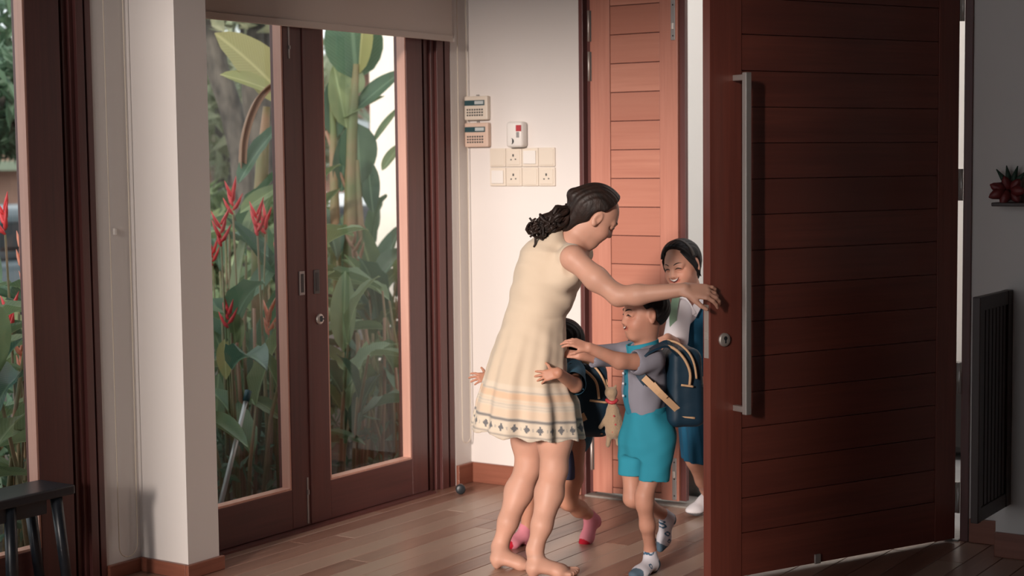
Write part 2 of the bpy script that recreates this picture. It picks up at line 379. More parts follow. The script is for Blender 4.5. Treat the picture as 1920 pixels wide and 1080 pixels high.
XW = [-4.551, -4.457, -4.363, -4.268, -4.173]; kinds = [('blank', 'round', 'rocker', 'blank'), ('rocker', 'socket', 'blank', 'socket')]
words = [['leftmost', 'second from the left', 'third from the left', 'rightmost'], ['upper', 'lower']]
for rr in (0, 1):
    for c in range(4):
        z0, z1 = ((1.574, 1.664), (1.480, 1.570))[rr]
        k = kinds[rr][c]; kk = 'socket' if k == 'round' else k
        plate(XW[c]+(.0), XW[c+1], z0, z1+.002, '%s plate in the %s row of ivory wall plates' % (words[0][c], words[1][rr]), kk)
def keypad(x0, x1, z0, z1, label, m, name):
    t = thing(name, label, 'keypad', ((x0+x1)/2, YB, (z0+z1)/2), 'keypads beside the glass doors')
    boxo('housing', m, t, x0, x1, YB-.030, YB, z0, z1, .006)
    d = boxo('dark_band', M_teal, t, x0+.004, x1-.016, YB-.0315, YB-.029, z1-.046, z1-.020, .001)
    boxo('display', M_screen, d, (x0+x1)/2-.004, x1-.022, YB-.0325, YB-.031, z1-.040, z1-.024)
    for i in range(7):
        for j in range(3): 
            boxo('key', M_dkmetal, t, x0+.018+i*.0145, x0+.018+i*.0145+.009, YB-.0325, YB-.029, z0+.020+j*.0135, z0+.020+j*.0135+.008, .001)
    boxo('mounting_tab', M_greymetal, t, (x0+x1)/2-.008, (x0+x1)/2+.004, YB-.012, YB, z1, z1+.008, .002)
keypad(-4.688, -4.548, 1.805, 1.922, 'upper ivory alarm keypad with a dark teal band', M_plastic, 'alarm_keypad')
keypad(-4.688, -4.546, 1.673, 1.792, 'lower yellowed alarm keypad below the upper one', M_plasticy, 'alarm_keypad')
t = thing('air_freshener', 'small white rounded dispenser with a dark crescent mark above the switch plates', 'dispenser', (-4.378, YB, 1.73))
MB().box(-4.425, -4.330, YB-.055, YB, 1.668, 1.792, .014).build('housing', M_plasticw, t, True)
MB().box(-4.365, -4.335, YB-.0565, YB-.054, 1.745, 1.775, .001).build('red_label', M_red, t)
MB().box(-4.363, -4.345, YB-.0565, YB-.054, 1.715, 1.742, .001).build('grey_label', M_greymetal, t)
m = MB().tube([(-4.392+.011*math.sin(a)*1.0, YB-.0565, 1.698+.014*math.cos(a)) for a in np.linspace(.2, 2.9, 9)], [.001, .002, .003, .004, .0045, .004, .003, .002, .001], 6); m.build('crescent_mark', M_black, t)
# roller blinds with bead cords
def blind(Xb, ya, yb, zb, label):
    t = thing('roller_blind', label, 'blind', (Xb, (ya+yb)/2, zb))
    boxo('fabric', M_blind, t, Xb-.001, Xb+.001, ya, yb, zb+.015, 2.86)
    boxo('hem_bar', M_blind, t, Xb-.007, Xb+.007, ya, yb, zb, zb+.030, .003)
    boxo('end_cap', M_plasticw, t, Xb-.008, Xb+.008, yb, yb+.012, zb-.001, zb+.014, .002)
    MB().tube([(Xb-.01, ya, 2.88), (Xb-.01, yb, 2.88)], .028, 16).build('roller', M_plasticw, t, True)
blind(-4.655, 4.645, 6.452, 2.181, 'pale roller blind pulled down over the glass doors')
def cord(p_top, p_top2, zlow, label, wdt):
    a = np.array(p_top); b = np.array(p_top2); pts = [a]
    for k in range(1, 9): pts.append(np.array([a[0], a[1]+.006*math.sin(k/9*PI), a[2]+(zlow+wdt*.9-a[2])*k/9]))
    for an in np.linspace(0, PI, 9): 
        c = (a+b)/2; pts.append(np.array([c[0]+(a[0]-b[0])/2*math.cos(an), c[1]+(a[1]-b[1])/2*math.cos(an), zlow+wdt-wdt*math.sin(an)]))
    for k in range(8, -1, -1): pts.append(np.array([b[0], b[1], b[2]+(zlow+wdt-b[2])*k/9]))
    o = MB().tube(pts, .0022, 6).build('blind_cord', M_cord, None, True); tag(o, label, 'cord', 'looped bead cords of the blinds')
cord((-4.672, 6.590, 2.86), (-4.672, 6.520, 2.86), .205, 'thin looped bead cord in the corner beside the keypads', .03)
cord((-4.755, 4.430, 2.86), (-4.755, 4.335, 2.86), .075, 'thin looped bead cord hanging on the white strip left of the pier', .045)
tag(boxo('cord_clip', M_plasticw, None, XS, XS+.012, 4.372, 4.384, 1.335, 1.36, .002), 'tiny white clip holding the cord to the wall strip', 'clip')

# door stop on the floor near the corner, small stop beside the narrow door leaf
t = thing('door_stop', 'small white and black rubber door stop on the floorboards near the corner', 'door stop', (-4.56, 6.34, 0))
MB().lathe([(.020, 0), (.020, .035)], (-4.575, 6.36, .022), (.6, -.8, 0), 18).build('stop_body', M_plasticw, t, True)
MB().lathe([(.021, 0), (.024, .004), (.024, .020), (.018, .024)], (-4.554, 6.332, .0245), (.6, -.8, 0), 18).build('rubber_tip', M_black, t, True)
t = thing('floor_stop', 'slim steel floor post with a white knob beside the narrow door leaf', 'door stop', (-4.06, 6.57, 0))
MB().tube([(-4.062, 6.58, 0), (-4.062, 6.58, .13)], .007, 10).build('post', M_steel, t, True)
MB().lathe([(.006, 0), (.016, .012), (.017, .03), (.008, .045)], (-4.062, 6.58, .13), (0, 0, 1), 14).build('knob', M_plasticw, t, True)

# dark bench by the left doors
t = thing('bench', 'low dark stained wooden bench in front of the left glass doors', 'bench', (-4.66, 3.6, 0))
boxo('seat', M_bench, t, -4.765, -4.575, 2.70, 3.97, .415, .45, .006)
boxo('apron', M_bench, t, -4.74, -4.60, 2.8, 3.86, .36, .415, .004)
for ya, sg in ((3.905, 1), (2.78, -1)):
    for xx in (-4.755, -4.605):
        MB().tube([(xx+.0, ya, .415), (xx, ya+sg*.05, 0)], [.022, .018], 8).build('leg', M_bench, t, True)
for xx in (-4.755, -4.605):
    MB().tube([(xx, 3.70, .415), (xx, 3.70, 0)], .022, 8).build('leg', M_bench, t, True)
# wall-hung dark shutter and red ornament at the right edge
t = thing('wall_screen', 'dark slatted timber screen standing out from the right wall', 'screen', (-1.935, 6.2, .25))
M_dk = wood('dark_screen_timber', (.045, .022, .018, 1), (.03, .015, .012, 1), 'Z', .45)
boxo('stile', M_dk, t, -1.955, -1.925, 6.02, 6.06, .215, 1.075, .003); boxo('stile', M_dk, t, -1.955, -1.925, 6.37, 6.43, .215, 1.075, .003)
boxo('rail', M_dk, t, -1.953, -1.927, 6.06, 6.37, .215, .27, .003); boxo('rail', M_dk, t, -1.953, -1.927, 6.06, 6.37, 1.02, 1.075, .003)
for k in range(7): boxo('slat', M_dk, t, -1.948, -1.932, 6.066+k*.0435, 6.066+k*.0435+.034, .27, 1.02, .002)
t = thing('wall_flower', 'red flower ornament with a dark bracket on the right wall', 'ornament', (-1.96, 6.40, 1.44))
M_petal = mat('red_petal', (.16, .02, .02, 1), .5); M_dkleaf = mat('dark_leaf', (.02, .05, .03, 1), .6)
boxo('bracket', M_dk, t, -1.99, -1.84, 6.34, 6.43, 1.405, 1.42, .003)
for k in range(7):
    a = k*PI/3.5; MB().lathe([(.002, -.03), (.018, -.015), (.024, .005), (.012, .03), (.002, .04)], (-1.935+.035*math.cos(a), 6.375+.02*math.sin(a*1.3), 1.465+.022*math.sin(a)), (math.cos(a), -.5, math.sin(a)), 10).build('petal', M_petal, t, True)
for k in range(4):
    a = .6+k*.6; MB().lathe([(.002, -.03), (.012, 0), (.002, .045)], (-1.93+.04*math.cos(a), 6.39, 1.50+.02*math.sin(a)), (math.cos(a), 0, math.sin(a)+.3), 8).build('leaf', M_dkleaf, t, True)
# ================================================================== PEOPLE: implicit surfaces -> one continuous mesh
def A(*v): return np.array(v, float)
def unit(v): v = np.asarray(v, float); return v/np.linalg.norm(v)
def smin(a, b, k):
    h = np.clip(k-np.abs(a-b), 0, None)/k
    return np.minimum(a, b)-h*h*k*.25
def smax(a, b, k): return -smin(-a, -b, k)
class Cap:
    """tapered capsule; flat = (direction, factor<1) squashes it along that direction"""
    def __init__(s, a, b, ra, rb, flat=None):
        s.a, s.b, s.ra, s.rb, s.flat = np.asarray(a, float), np.asarray(b, float), ra, rb, flat
        s.c = (s.a+s.b)/2; s.R = np.linalg.norm(s.a-s.b)/2+max(ra, rb)
    def f(s, P):
        d = s.b-s.a; q = P-s.a; L2 = d@d+1e-12
        t = np.clip(q@d/L2, 0, 1); q = q-t[:, None]*d; r = s.ra+(s.rb-s.ra)*t
        if s.flat is not None:
            n, k = s.flat; h = q@n; l = np.sqrt(np.maximum((q*q).sum(1)-h*h, 0)+(h/k)**2)
            return (l-r)*(k+1)*.5
        return np.sqrt((q*q).sum(1))-r
class Ell:
    def __init__(s, c, r, M=None):
        s.c = np.asarray(c, float); s.r = np.asarray(r, float); s.M = np.eye(3) if M is None else M; s.R = max(r)
    def f(s, P):
        q = (P-s.c)@s.M/s.r; l = np.sqrt((q*q).sum(1))+1e-9
        g = np.sqrt(((q/s.r)**2).sum(1))+1e-9
        return l*(l-1)/g
def field(prims, k=.02, far=.09):
    def F(P):
        out = np.full(len(P), far)
        for p in prims:
            kk = getattr(p, 'k', k); m = ((P-p.c)**2).sum(1) < (p.R+far)**2
            if not m.any(): continue
            v = np.minimum(p.f(P[m]), far)
            if getattr(p, 'sub', False): out[m] = smax(out[m], -v, kk)
            else: out[m] = smin(out[m], v, kk)
        return out
    return F
def K(p, k): p.k = k; return p
def SUB(p, k=.01): p.sub = True; p.k = k; return p
def chain(pts, flat=None):
    return [Cap(a[0], b[0], a[1], b[1], flat) for a, b in zip(pts, pts[1:])]

def sdf_mesh(fn, lo, hi, h):
    lo = np.asarray(lo, float); hi = np.asarray(hi, float); c = 4
    n = np.ceil((hi-lo)/h/c).astype(int)+1; H = h*c
    g = np.stack(np.meshgrid(*[lo[i]+H*(np.arange(n[i])+.5) for i in range(3)], indexing='ij'), -1).reshape(-1, 3)-h*.5
    v = fn(g); act = np.abs(v) < H*1.25
    V = np.where(v < 0, -1., 1.).reshape(n); V = V.repeat(c, 0).repeat(c, 1).repeat(c, 2)
    ix = np.argwhere(act.reshape(n))*c
    off = np.stack(np.meshgrid(*[np.arange(c)]*3, indexing='ij'), -1).reshape(-1, 3)
    ii = (ix[:, None]+off[None]).reshape(-1, 3)
    V[ii[:, 0], ii[:, 1], ii[:, 2]] = fn(lo+ii*h)
    V = V.astype(np.float32); S = V < 0
    cor = [(i, j, k) for i in (0, 1) for j in (0, 1) for k in (0, 1)]
    sh = [s-1 for s in V.shape]; sl = lambda a, o: a[o[0]:o[0]+sh[0], o[1]:o[1]+sh[1], o[2]:o[2]+sh[2]]
    an = np.zeros(sh, bool); al = np.ones(sh, bool)
    for o in cor: an |= sl(S, o); al &= sl(S, o)
    cells = np.argwhere(an & ~al); idx = -np.ones(sh, np.int32); idx[tuple(cells.T)] = np.arange(len(cells))
    C = np.stack([V[tuple((cells+o).T)] for o in cor], 1)
    acc = np.zeros((len(cells), 3)); cnt = np.zeros(len(cells))
    for a in range(8):
        for b in range(a+1, 8):
            if sum(abs(np.subtract(cor[a], cor[b]))) != 1: continue
            va, vb = C[:, a], C[:, b]; m = (va < 0) != (vb < 0); t = va[m]/(va[m]-vb[m])
            acc[m] += np.array(cor[a])+t[:, None]*(np.array(cor[b])-np.array(cor[a])); cnt[m] += 1
    verts = lo+(cells+acc/cnt[:, None])*h
    faces = []
    for ax in range(3):
        u, w_ = (ax+1) % 3, (ax+2) % 3; e = np.zeros(3, int); e[ax] = 1
        a = S[tuple(slice(0, sh[i]) for i in range(3))]; b = S[tuple(slice(e[i], sh[i]+e[i]) for i in range(3))]
        q = np.argwhere(a != b); q = q[(q[:, u] > 0) & (q[:, w_] > 0)]
        U = np.zeros(3, int); U[u] = 1; W = np.zeros(3, int); W[w_] = 1
        f = np.stack([idx[tuple((q-U-W).T)], idx[tuple((q-W).T)], idx[tuple(q.T)], idx[tuple((q-U).T)]], 1)
        fl_ = ~a[tuple(q.T)]; f[fl_] = f[fl_][:, ::-1]; faces.append(f)
    f = np.concatenate(faces); return verts, f[(f >= 0).all(1)]
def relax(v, f, it=2, lam=.5):
    e = np.concatenate([f[:, [0, 1]], f[:, [1, 2]], f[:, [2, 3]], f[:, [3, 0]]])
    for _ in range(it):
        s = np.zeros_like(v); c = np.zeros(len(v))
        for a, b in ((0, 1), (1, 0)):
            for k in range(3): s[:, k] += np.bincount(e[:, a], v[e[:, b], k], len(v))
            c += np.bincount(e[:, a], minlength=len(v))
        v = v*(1-lam)+lam*s/np.maximum(c, 1)[:, None]
    return v
def np_mesh(name, v, f, col=None):
    me = bpy.data.meshes.new(name); me.vertices.add(len(v)); me.vertices.foreach_set('co', v.astype(np.float32).ravel())
    me.loops.add(f.size); me.loops.foreach_set('vertex_index', f.astype(np.int32).ravel())
    me.polygons.add(len(f)); me.polygons.foreach_set('loop_start', np.arange(0, f.size, 4, dtype=np.int32))
    me.update(calc_edges=True)
    if col is not None:
        a = me.color_attributes.new('Col', 'FLOAT_COLOR', 'POINT'); a.data.foreach_set('color', np.c_[col, np.ones(len(v))].astype(np.float32).ravel())
    return me
def surf(name, fn, box, h, m, parent, col=None, it=1, fine=()):
    """fine = [(lo, hi, h)] boxes meshed at a smaller step inside the same surface"""
    v, f = sdf_mesh(fn, box[0], box[1], h); v = relax(v, f, it)
    Vs, Fs = [], []
    if fine:
        cen = v[f].mean(1); keep = np.ones(len(f), bool)
        for lo, hi, hh in fine: keep &= ~((cen > np.array(lo)) & (cen < np.array(hi))).all(1)
        f = f[keep]
    Vs.append(v); Fs.append(f); n = len(v)
    for lo, hi, hh in fine:
        lo, hi = np.asarray(lo)-h*.6, np.asarray(hi)+h*.6
        v2, f2 = sdf_mesh(fn, lo, hi, hh); v2 = relax(v2, f2, it); Vs.append(v2); Fs.append(f2+n); n += len(v2)
    v = np.concatenate(Vs); f = np.concatenate(Fs)
    me = np_mesh(name, v, f, col(v) if col else None); me.polygons.foreach_set('use_smooth', [True]*len(f))
    if m is not None: me.materials.append(m)
    o = bpy.data.objects.new(name, me); COL.objects.link(o)
    if parent is not None:
        o.parent = parent; o.matrix_parent_inverse = Matrix.Translation(-parent.location)
    return o
def bounds(prims, pad=.03):
    lo = np.min([p.c-p.R for p in prims if not getattr(p, 'sub', 0)], 0)-pad; hi = np.max([p.c+p.R for p in prims if not getattr(p, 'sub', 0)], 0)+pad
    return lo, hi
def wob(P, amp, s, seed=0):
    r = np.random.RandomState(seed); o = np.zeros(len(P))
    for i in range(5):
        d = r.randn(3)*s*(.6+.5*i); o += np.sin(P@d+r.rand()*6.28)/(1+.5*i)
    return o*amp/2.2

# ---- head ---------------------------------------------------------------
def head_prims(c, fwd, up, H, child=False, smile=.5):
    """c centre, H head height.  local axes: x face, y left ear, z crown"""
    x = unit(fwd); y = unit(np.cross(up, x)); z = np.cross(x, y); M = np.stack([x, y, z], 1)
    W = lambda a, b, d: c+M@(A(a, b, d)*H)
    E = lambda p, r, k=.02, sub=False: (SUB if sub else K)(Ell(W(*p), A(*r)*H, M), k*H/.22)
    C_ = lambda p, q, r1, r2, k=.012: K(Cap(W(*p), W(*q), r1*H, r2*H), k*H/.22)
    dz = -.04 if child else 0
    pr = [E((-.05, 0, .13), (.42, .345, .37)), E((.10, 0, -.08), (.29, .275, .36), .04), E((.10, 0, -.25), (.24, .21, .19), .04),
          C_((.27, -.05, -.405), (.27, .05, -.405), .075, .075, .04)]
    for s in (-1, 1):
        pr += [E((.255, s*.145, -.15+dz), (.12, .12, .11), .03), E((.35, s*.135, .035+dz), (.085, .095, .05), .02, True), E((.325, s*.135, .03+dz), (.065, .085, .052), .006),
               C_((.37, s*.06, .105+dz), (.315, s*.215, .10+dz), .028, .022, .02)]
    nz = .85 if child else 1
    pr += [C_((.375, 0, .03+dz), (.375+.085*nz, 0, -.105+dz), .03, .042*nz, .02)]
    for s in (-1, 1): pr.append(E((.395, s*.045, -.12+dz), (.045, .035, .032), .012))
    mw = .095+.03*smile; mz = -.225+dz*.5; uz = .03*smile
    pr += [C_((.325, -mw, mz+uz), (.378, 0, mz), .018, .026, .012), C_((.378, 0, mz), (.325, mw, mz+uz), .026, .018, .012),
           C_((.318, -mw*.85, mz-.035+uz*.5), (.368, 0, mz-.058), .018, .028, .012), C_((.368, 0, mz-.058), (.318, mw*.85, mz-.035+uz*.5), .028, .018, .012)]
    for s in (-1, 1):
        ym = np.array([[math.cos(.35), -s*math.sin(.35)*-1, 0], [s*math.sin(.35)*-1, math.cos(.35), 0], [0, 0, 1]])
        er = E((-.02, s*.365, -.02), (.082, .032, .135), .012); pr.append(er)
        pr.append(E((.005, s*.398, -.005), (.042, .022, .075), .010, True)); pr.append(E((-.015, s*.378, -.12), (.035, .025, .04), .01))
    return pr, W, M
def head_col(W, M, H, base, child=False, smile=.5, blush=.5):
    dz = -.04 if child else 0; mz = -.225+dz*.5
    lips = np.array([[.38, 0, mz-.02]]); 
    def f(P, col):
        q = (P-W(0, 0, 0))@M/H
        def blend(col, m, c): return col*(1-m[:, None])+np.array(c)*m[:, None]
        mw = .12+.03*smile; yy = q[:, 1]/mw
        lz = mz-.026+.03*smile*yy**2
        m = np.exp(-((q[:, 2]-lz)/.038)**4)*(np.abs(yy) < 1.0)*(q[:, 0] > .25)*np.clip((1-np.abs(yy))*4, 0, 1)
        col = blend(col, m*.75, (base[0]*.80, base[1]*.36, base[2]*.36))
        m = np.exp(-((q[:, 2]-lz-.002)/.007)**2)*(np.abs(yy) < .95)*(q[:, 0] > .25)
        col = blend(col, m*.7, (base[0]*.25, base[1]*.1, base[2]*.1))
        for s in (-1, 1):
            m = np.exp(-((q[:, 1]-s*.19)**2+(q[:, 2]+.15)**2)/.012)*(q[:, 0] > .1)
            col = blend(col, m*.45*blush, (base[0]*1.0, base[1]*.55, base[2]*.5))
            m = np.exp(-((q[:, 1]-s*.03)**2+(q[:, 2]+.155-dz)**2)/.00035)*(q[:, 0] > .3)
            col = blend(col, m*.7, (base[0]*.3, base[1]*.15, base[2]*.12))
        return col
    return f
def snapper(hp, W, H):
    """returns S(y, z, off): the point of the face surface in front of (y, z) of the head frame"""
    F = field(hp, .02)
    def S(y, z, off=0.):
        xs = np.linspace(.62, .0, 156); v = F(np.array([W(x, y, z) for x in xs])); k = int(np.argmax(v < 0))
        x = xs[k] if v[k] < 0 else .2
        if k > 0: x = xs[k]+(xs[k-1]-xs[k])*(-v[k])/(v[k-1]-v[k]+1e-9)
        return W(x+off, y, z)
    return S
def face_lines(S, H, parent, m_hair, m_dark, child=False, closed=True, brow=1, sides=(-1, 1)):
    dz = -.04 if child else 0
    for s in sides:
        pts = [S(s*(.055+.165*t), .115+dz+.035*math.sin(PI*t*.75), -.001) for t in np.linspace(0, 1, 8)]
        MB().tube(pts, [r*H*.012*brow for r in (.4, .9, 1.1, 1.2, 1.1, .9, .6, .3)], 6).build('eyebrow', m_hair, parent, True)
        arc = .026 if closed else .012
        pts = [S(s*(.060+.150*t), .018+dz+arc*math.sin(PI*t), .0) for t in np.linspace(0, 1, 9)]
        MB().tube(pts, [r*H*.011 for r in (.3, .8, 1.1, 1.3, 1.4, 1.4, 1.3, 1.0, .4)], 6).build('eyelashes', m_dark, parent, True)
def face_patch(S, H, parent, name, m, w_, z_up, z_lo, off, n=13, k=5):
    """thin strip lying on the face between the curves z_up(u) and z_lo(u)"""
    bm = bmesh.new(); R_ = []
    for i in range(n):
        u = -1+2*i/(n-1); R_.append([bm.verts.new(S(u*w_, z_up(u)+(z_lo(u)-z_up(u))*j/(k-1), off)) for j in range(k)])
    for a, b in zip(R_, R_[1:]):
        for j in range(k-1): bm.faces.new((a[j], a[j+1], b[j+1], b[j]))
    me = bpy.data.meshes.new(name); bmesh.ops.recalc_face_normals(bm, faces=bm.faces); bm.to_mesh(me); bm.free(); return link(name, me, m, parent, True)
M_mouth = mat('mouth_dark', (.10, .018, .018, 1), .5); M_teeth = mat('teeth', (.80, .76, .72, 1), .3)
def grin(S, H, T, mz, w_=.115, op=.055, up=.035):
    zu = lambda u: mz+up*u*u; zl = lambda u: mz+up*u*u-op*(1-u*u)-.004
    face_patch(S, H, T, 'mouth', M_mouth, w_, zu, zl, .006)
    face_patch(S, H, T, 'teeth', M_teeth, w_*.82, lambda u: mz+up*.67*u*u-.004, lambda u: mz+up*.67*u*u-.004-op*.5*(1-u*u), .012)
# ---- hand ---------------------------------------------------------------
def hand_prims(wr, xd, zd, thumb, Lh, curl=(15, 25, 20), spread=8, tcurl=0, per=None, fat=1.0):
    """wrist point, finger direction, back-of-hand direction, thumb = +1/-1 side of cross(z,x)"""
    x = unit(xd); y = unit(np.cross(zd, x)); z = np.cross(x, y); y = y*thumb; M = np.stack([x, y, z], 1)
    W = lambda a, b, c: wr+M@(A(a, b, c)*Lh)
    pr = []; fl_ = (z, .62)
    ks = [(.50, .155), (.53, .052), (.51, -.05), (.465, -.145)]; Ls = [.41, .46, .42, .33]; rs = [.052, .053, .050, .044]
    for i, ((kx, ky), FL, r) in enumerate(zip(ks, Ls, rs)):
        r *= fat
        pr.append(K(Cap(W(.02, ky*.45, 0), W(kx, ky, 0), .13*Lh*fat, .075*Lh*fat, fl_), .05*Lh))
        p = W(kx, ky, 0); a = math.radians(spread*(1.5-i)); d0 = A(math.cos(a), math.sin(a), 0); ang = 0
        cc = per[i] if per else curl
        for j, (sg, cu) in enumerate(zip((.46, .30, .24), cc)):
            ang += math.radians(cu); d = A(d0[0]*math.cos(ang), d0[1]*math.cos(ang), -math.sin(ang))
            q = p+M@d*FL*sg*Lh; pr.append(K(Cap(p, q, r*Lh*(1-.10*j), r*Lh*(.92-.12*j)), .018*Lh)); p = q
    t = math.radians(tcurl)
    p0, p1 = W(.10, .10, -.02), W(.27, .235, -.07); p2 = p1+M@A(math.cos(.75-t)*.17, math.sin(.75-t)*.17, -.05)*Lh; p3 = p2+M@A(math.cos(.5-t)*.14, math.sin(.5-t)*.14, -.05)*Lh
    pr += [K(Cap(p0, p1, .095*Lh, .068*Lh), .06*Lh), K(Cap(p1, p2, .066*Lh*fat, .053*Lh*fat), .02*Lh), K(Cap(p2, p3, .053*Lh*fat, .042*Lh*fat), .02*Lh)]
    return pr
def foot_prims(heel, toe, up, w_=.045, toes=True, side=1, hh=.03):
    """heel and toe points on the sole"""
    x = unit(toe-heel); y = unit(np.cross(up, x)); z = np.cross(x, y); L_ = np.linalg.norm(toe-heel)
    W = lambda a, b, c: heel+x*a*L_+y*b*side+z*c; r = hh; fl_ = (z, .75)
    pr = [K(Ell(W(.10, 0, r*.95), (.13*L_, w_*.62, r*1.0), np.stack([x, y, z], 1)), .02),
          K(Cap(W(.15, 0, r*1.2), W(.62, .004, r*.72), w_*.72, w_*.80, (z, .62)), .02), K(Cap(W(.2, 0, r*1.9), W(.55, 0, r*1.0), w_*.42, w_*.4), .03),
          K(Cap(W(.60, -w_*.42, r*.5), W(.68, w_*.40, r*.5), r*.56, r*.62), .02)]
    if toes:
        for i, (by, L2, rr) in enumerate(((.62, 1.0, .36), (.22, .985, .27), (-.10, .945, .25), (-.38, .90, .235), (-.62, .84, .22))):
            pr.append(K(Cap(W(.66-.02*i, w_*by*.85, r*.5), W(L2-.03, w_*by*1.02, r*.42*(1 if i else 1.1)), rr*w_*.95, rr*w_*.88), .006))
    else: pr.append(K(Cap(W(.62, 0, r*.62), W(.88, 0, r*.6), w_*.78, w_*.62, (z, .6)), .02))
    return pr
SK_W = (.60, .33, .24); SK_B = (.54, .27, .19); SK_S = (.52, .25, .165); SK_G = (.60, .315, .225)
M_skin = attr_mat('skin', .50, .35, sub=.12, bump=((120, 120, 120), .05, .001))
M_hairb = mat('brown_black_hair', (.012, .009, .008, 1), .5, .3, noise=((.030, .016, .012, 1), (20, 60, 20), 1), bump=((40, 140, 40), .5, .004))
M_hairk = mat('black_hair', (.008, .008, .009, 1), .55, .22, noise=((.014, .013, .014, 1), (40, 40, 40), 1), bump=((160, 160, 40), .5, .003))
M_lash = mat('lash_black', (.015, .01, .01, 1), .5)
def skin(base): 
    b = np.array(base)
    return lambda P: b[None]*(1+.06*wob(P, 1, 30, 5))[:, None]*np.ones((len(P), 3))
def compose(*fs):
    def g(P):
        c = fs[0](P)
        for f in fs[1:]: c = f(P, c)
        return c
    return g
def blob(P, pts, rad):
    m = np.zeros(len(P))
    for p in pts: m = np.maximum(m, np.exp(-((P-p)**2).sum(1)/rad**2))
    return m
def loft_field(zs, cx, cd, ax, ad, fold=None, base=None):
    """body of elliptical sections along z.  centres cx (image right) and cd (away) and half axes ax, ad at heights zs; o = world origin"""
    o = base
    def f(P):
        q = P-o; X = q@RV; Dp = q@HF; Z = q[:, 2]
        x = X-np.interp(Z, zs, cx); d = Dp-np.interp(Z, zs, cd); a = np.interp(Z, zs, ax); b = np.interp(Z, zs, ad)
        rr = np.sqrt((x/a)**2+(d/b)**2)+1e-6; th = np.arctan2(d/b, x/a)
        sc = 1+(fold(th, Z) if fold else 0)
        v = (rr-sc)*np.minimum(a, b)
        return np.maximum(v, np.maximum(Z-zs[-1], zs[0]-Z))
    return f
def flp(px, py):
    d = (px-960)/FPX*CR-(py-540)/FPX*CU+CF; return np.array([0, 0, EYE])-d*EYE/d[2]
def fbox(p, r): return (np.asarray(p)-r, np.asarray(p)+r)
def rows(base, rr, dist):
    """(py, left px, right px, depth offset, depth half axis) -> loft tables, sorted upward"""
    T = []
    for py, l, r, cd, ad in rr:
        a, b = at(l, py, dist), at(r, py, dist); m = (a+b)/2-base
        T.append((m[2], m@RV, cd+m@HF*0, np.linalg.norm(b-a)/2, ad))
    T.sort(); return [list(c) for c in zip(*T)]
def hair_curves(pts_list, rad, name, m, parent, seg=6):
    mb = MB()
    for pts, rr in pts_list: mb.tube(pts, rr, seg)
    return mb.build(name, m, parent, True)

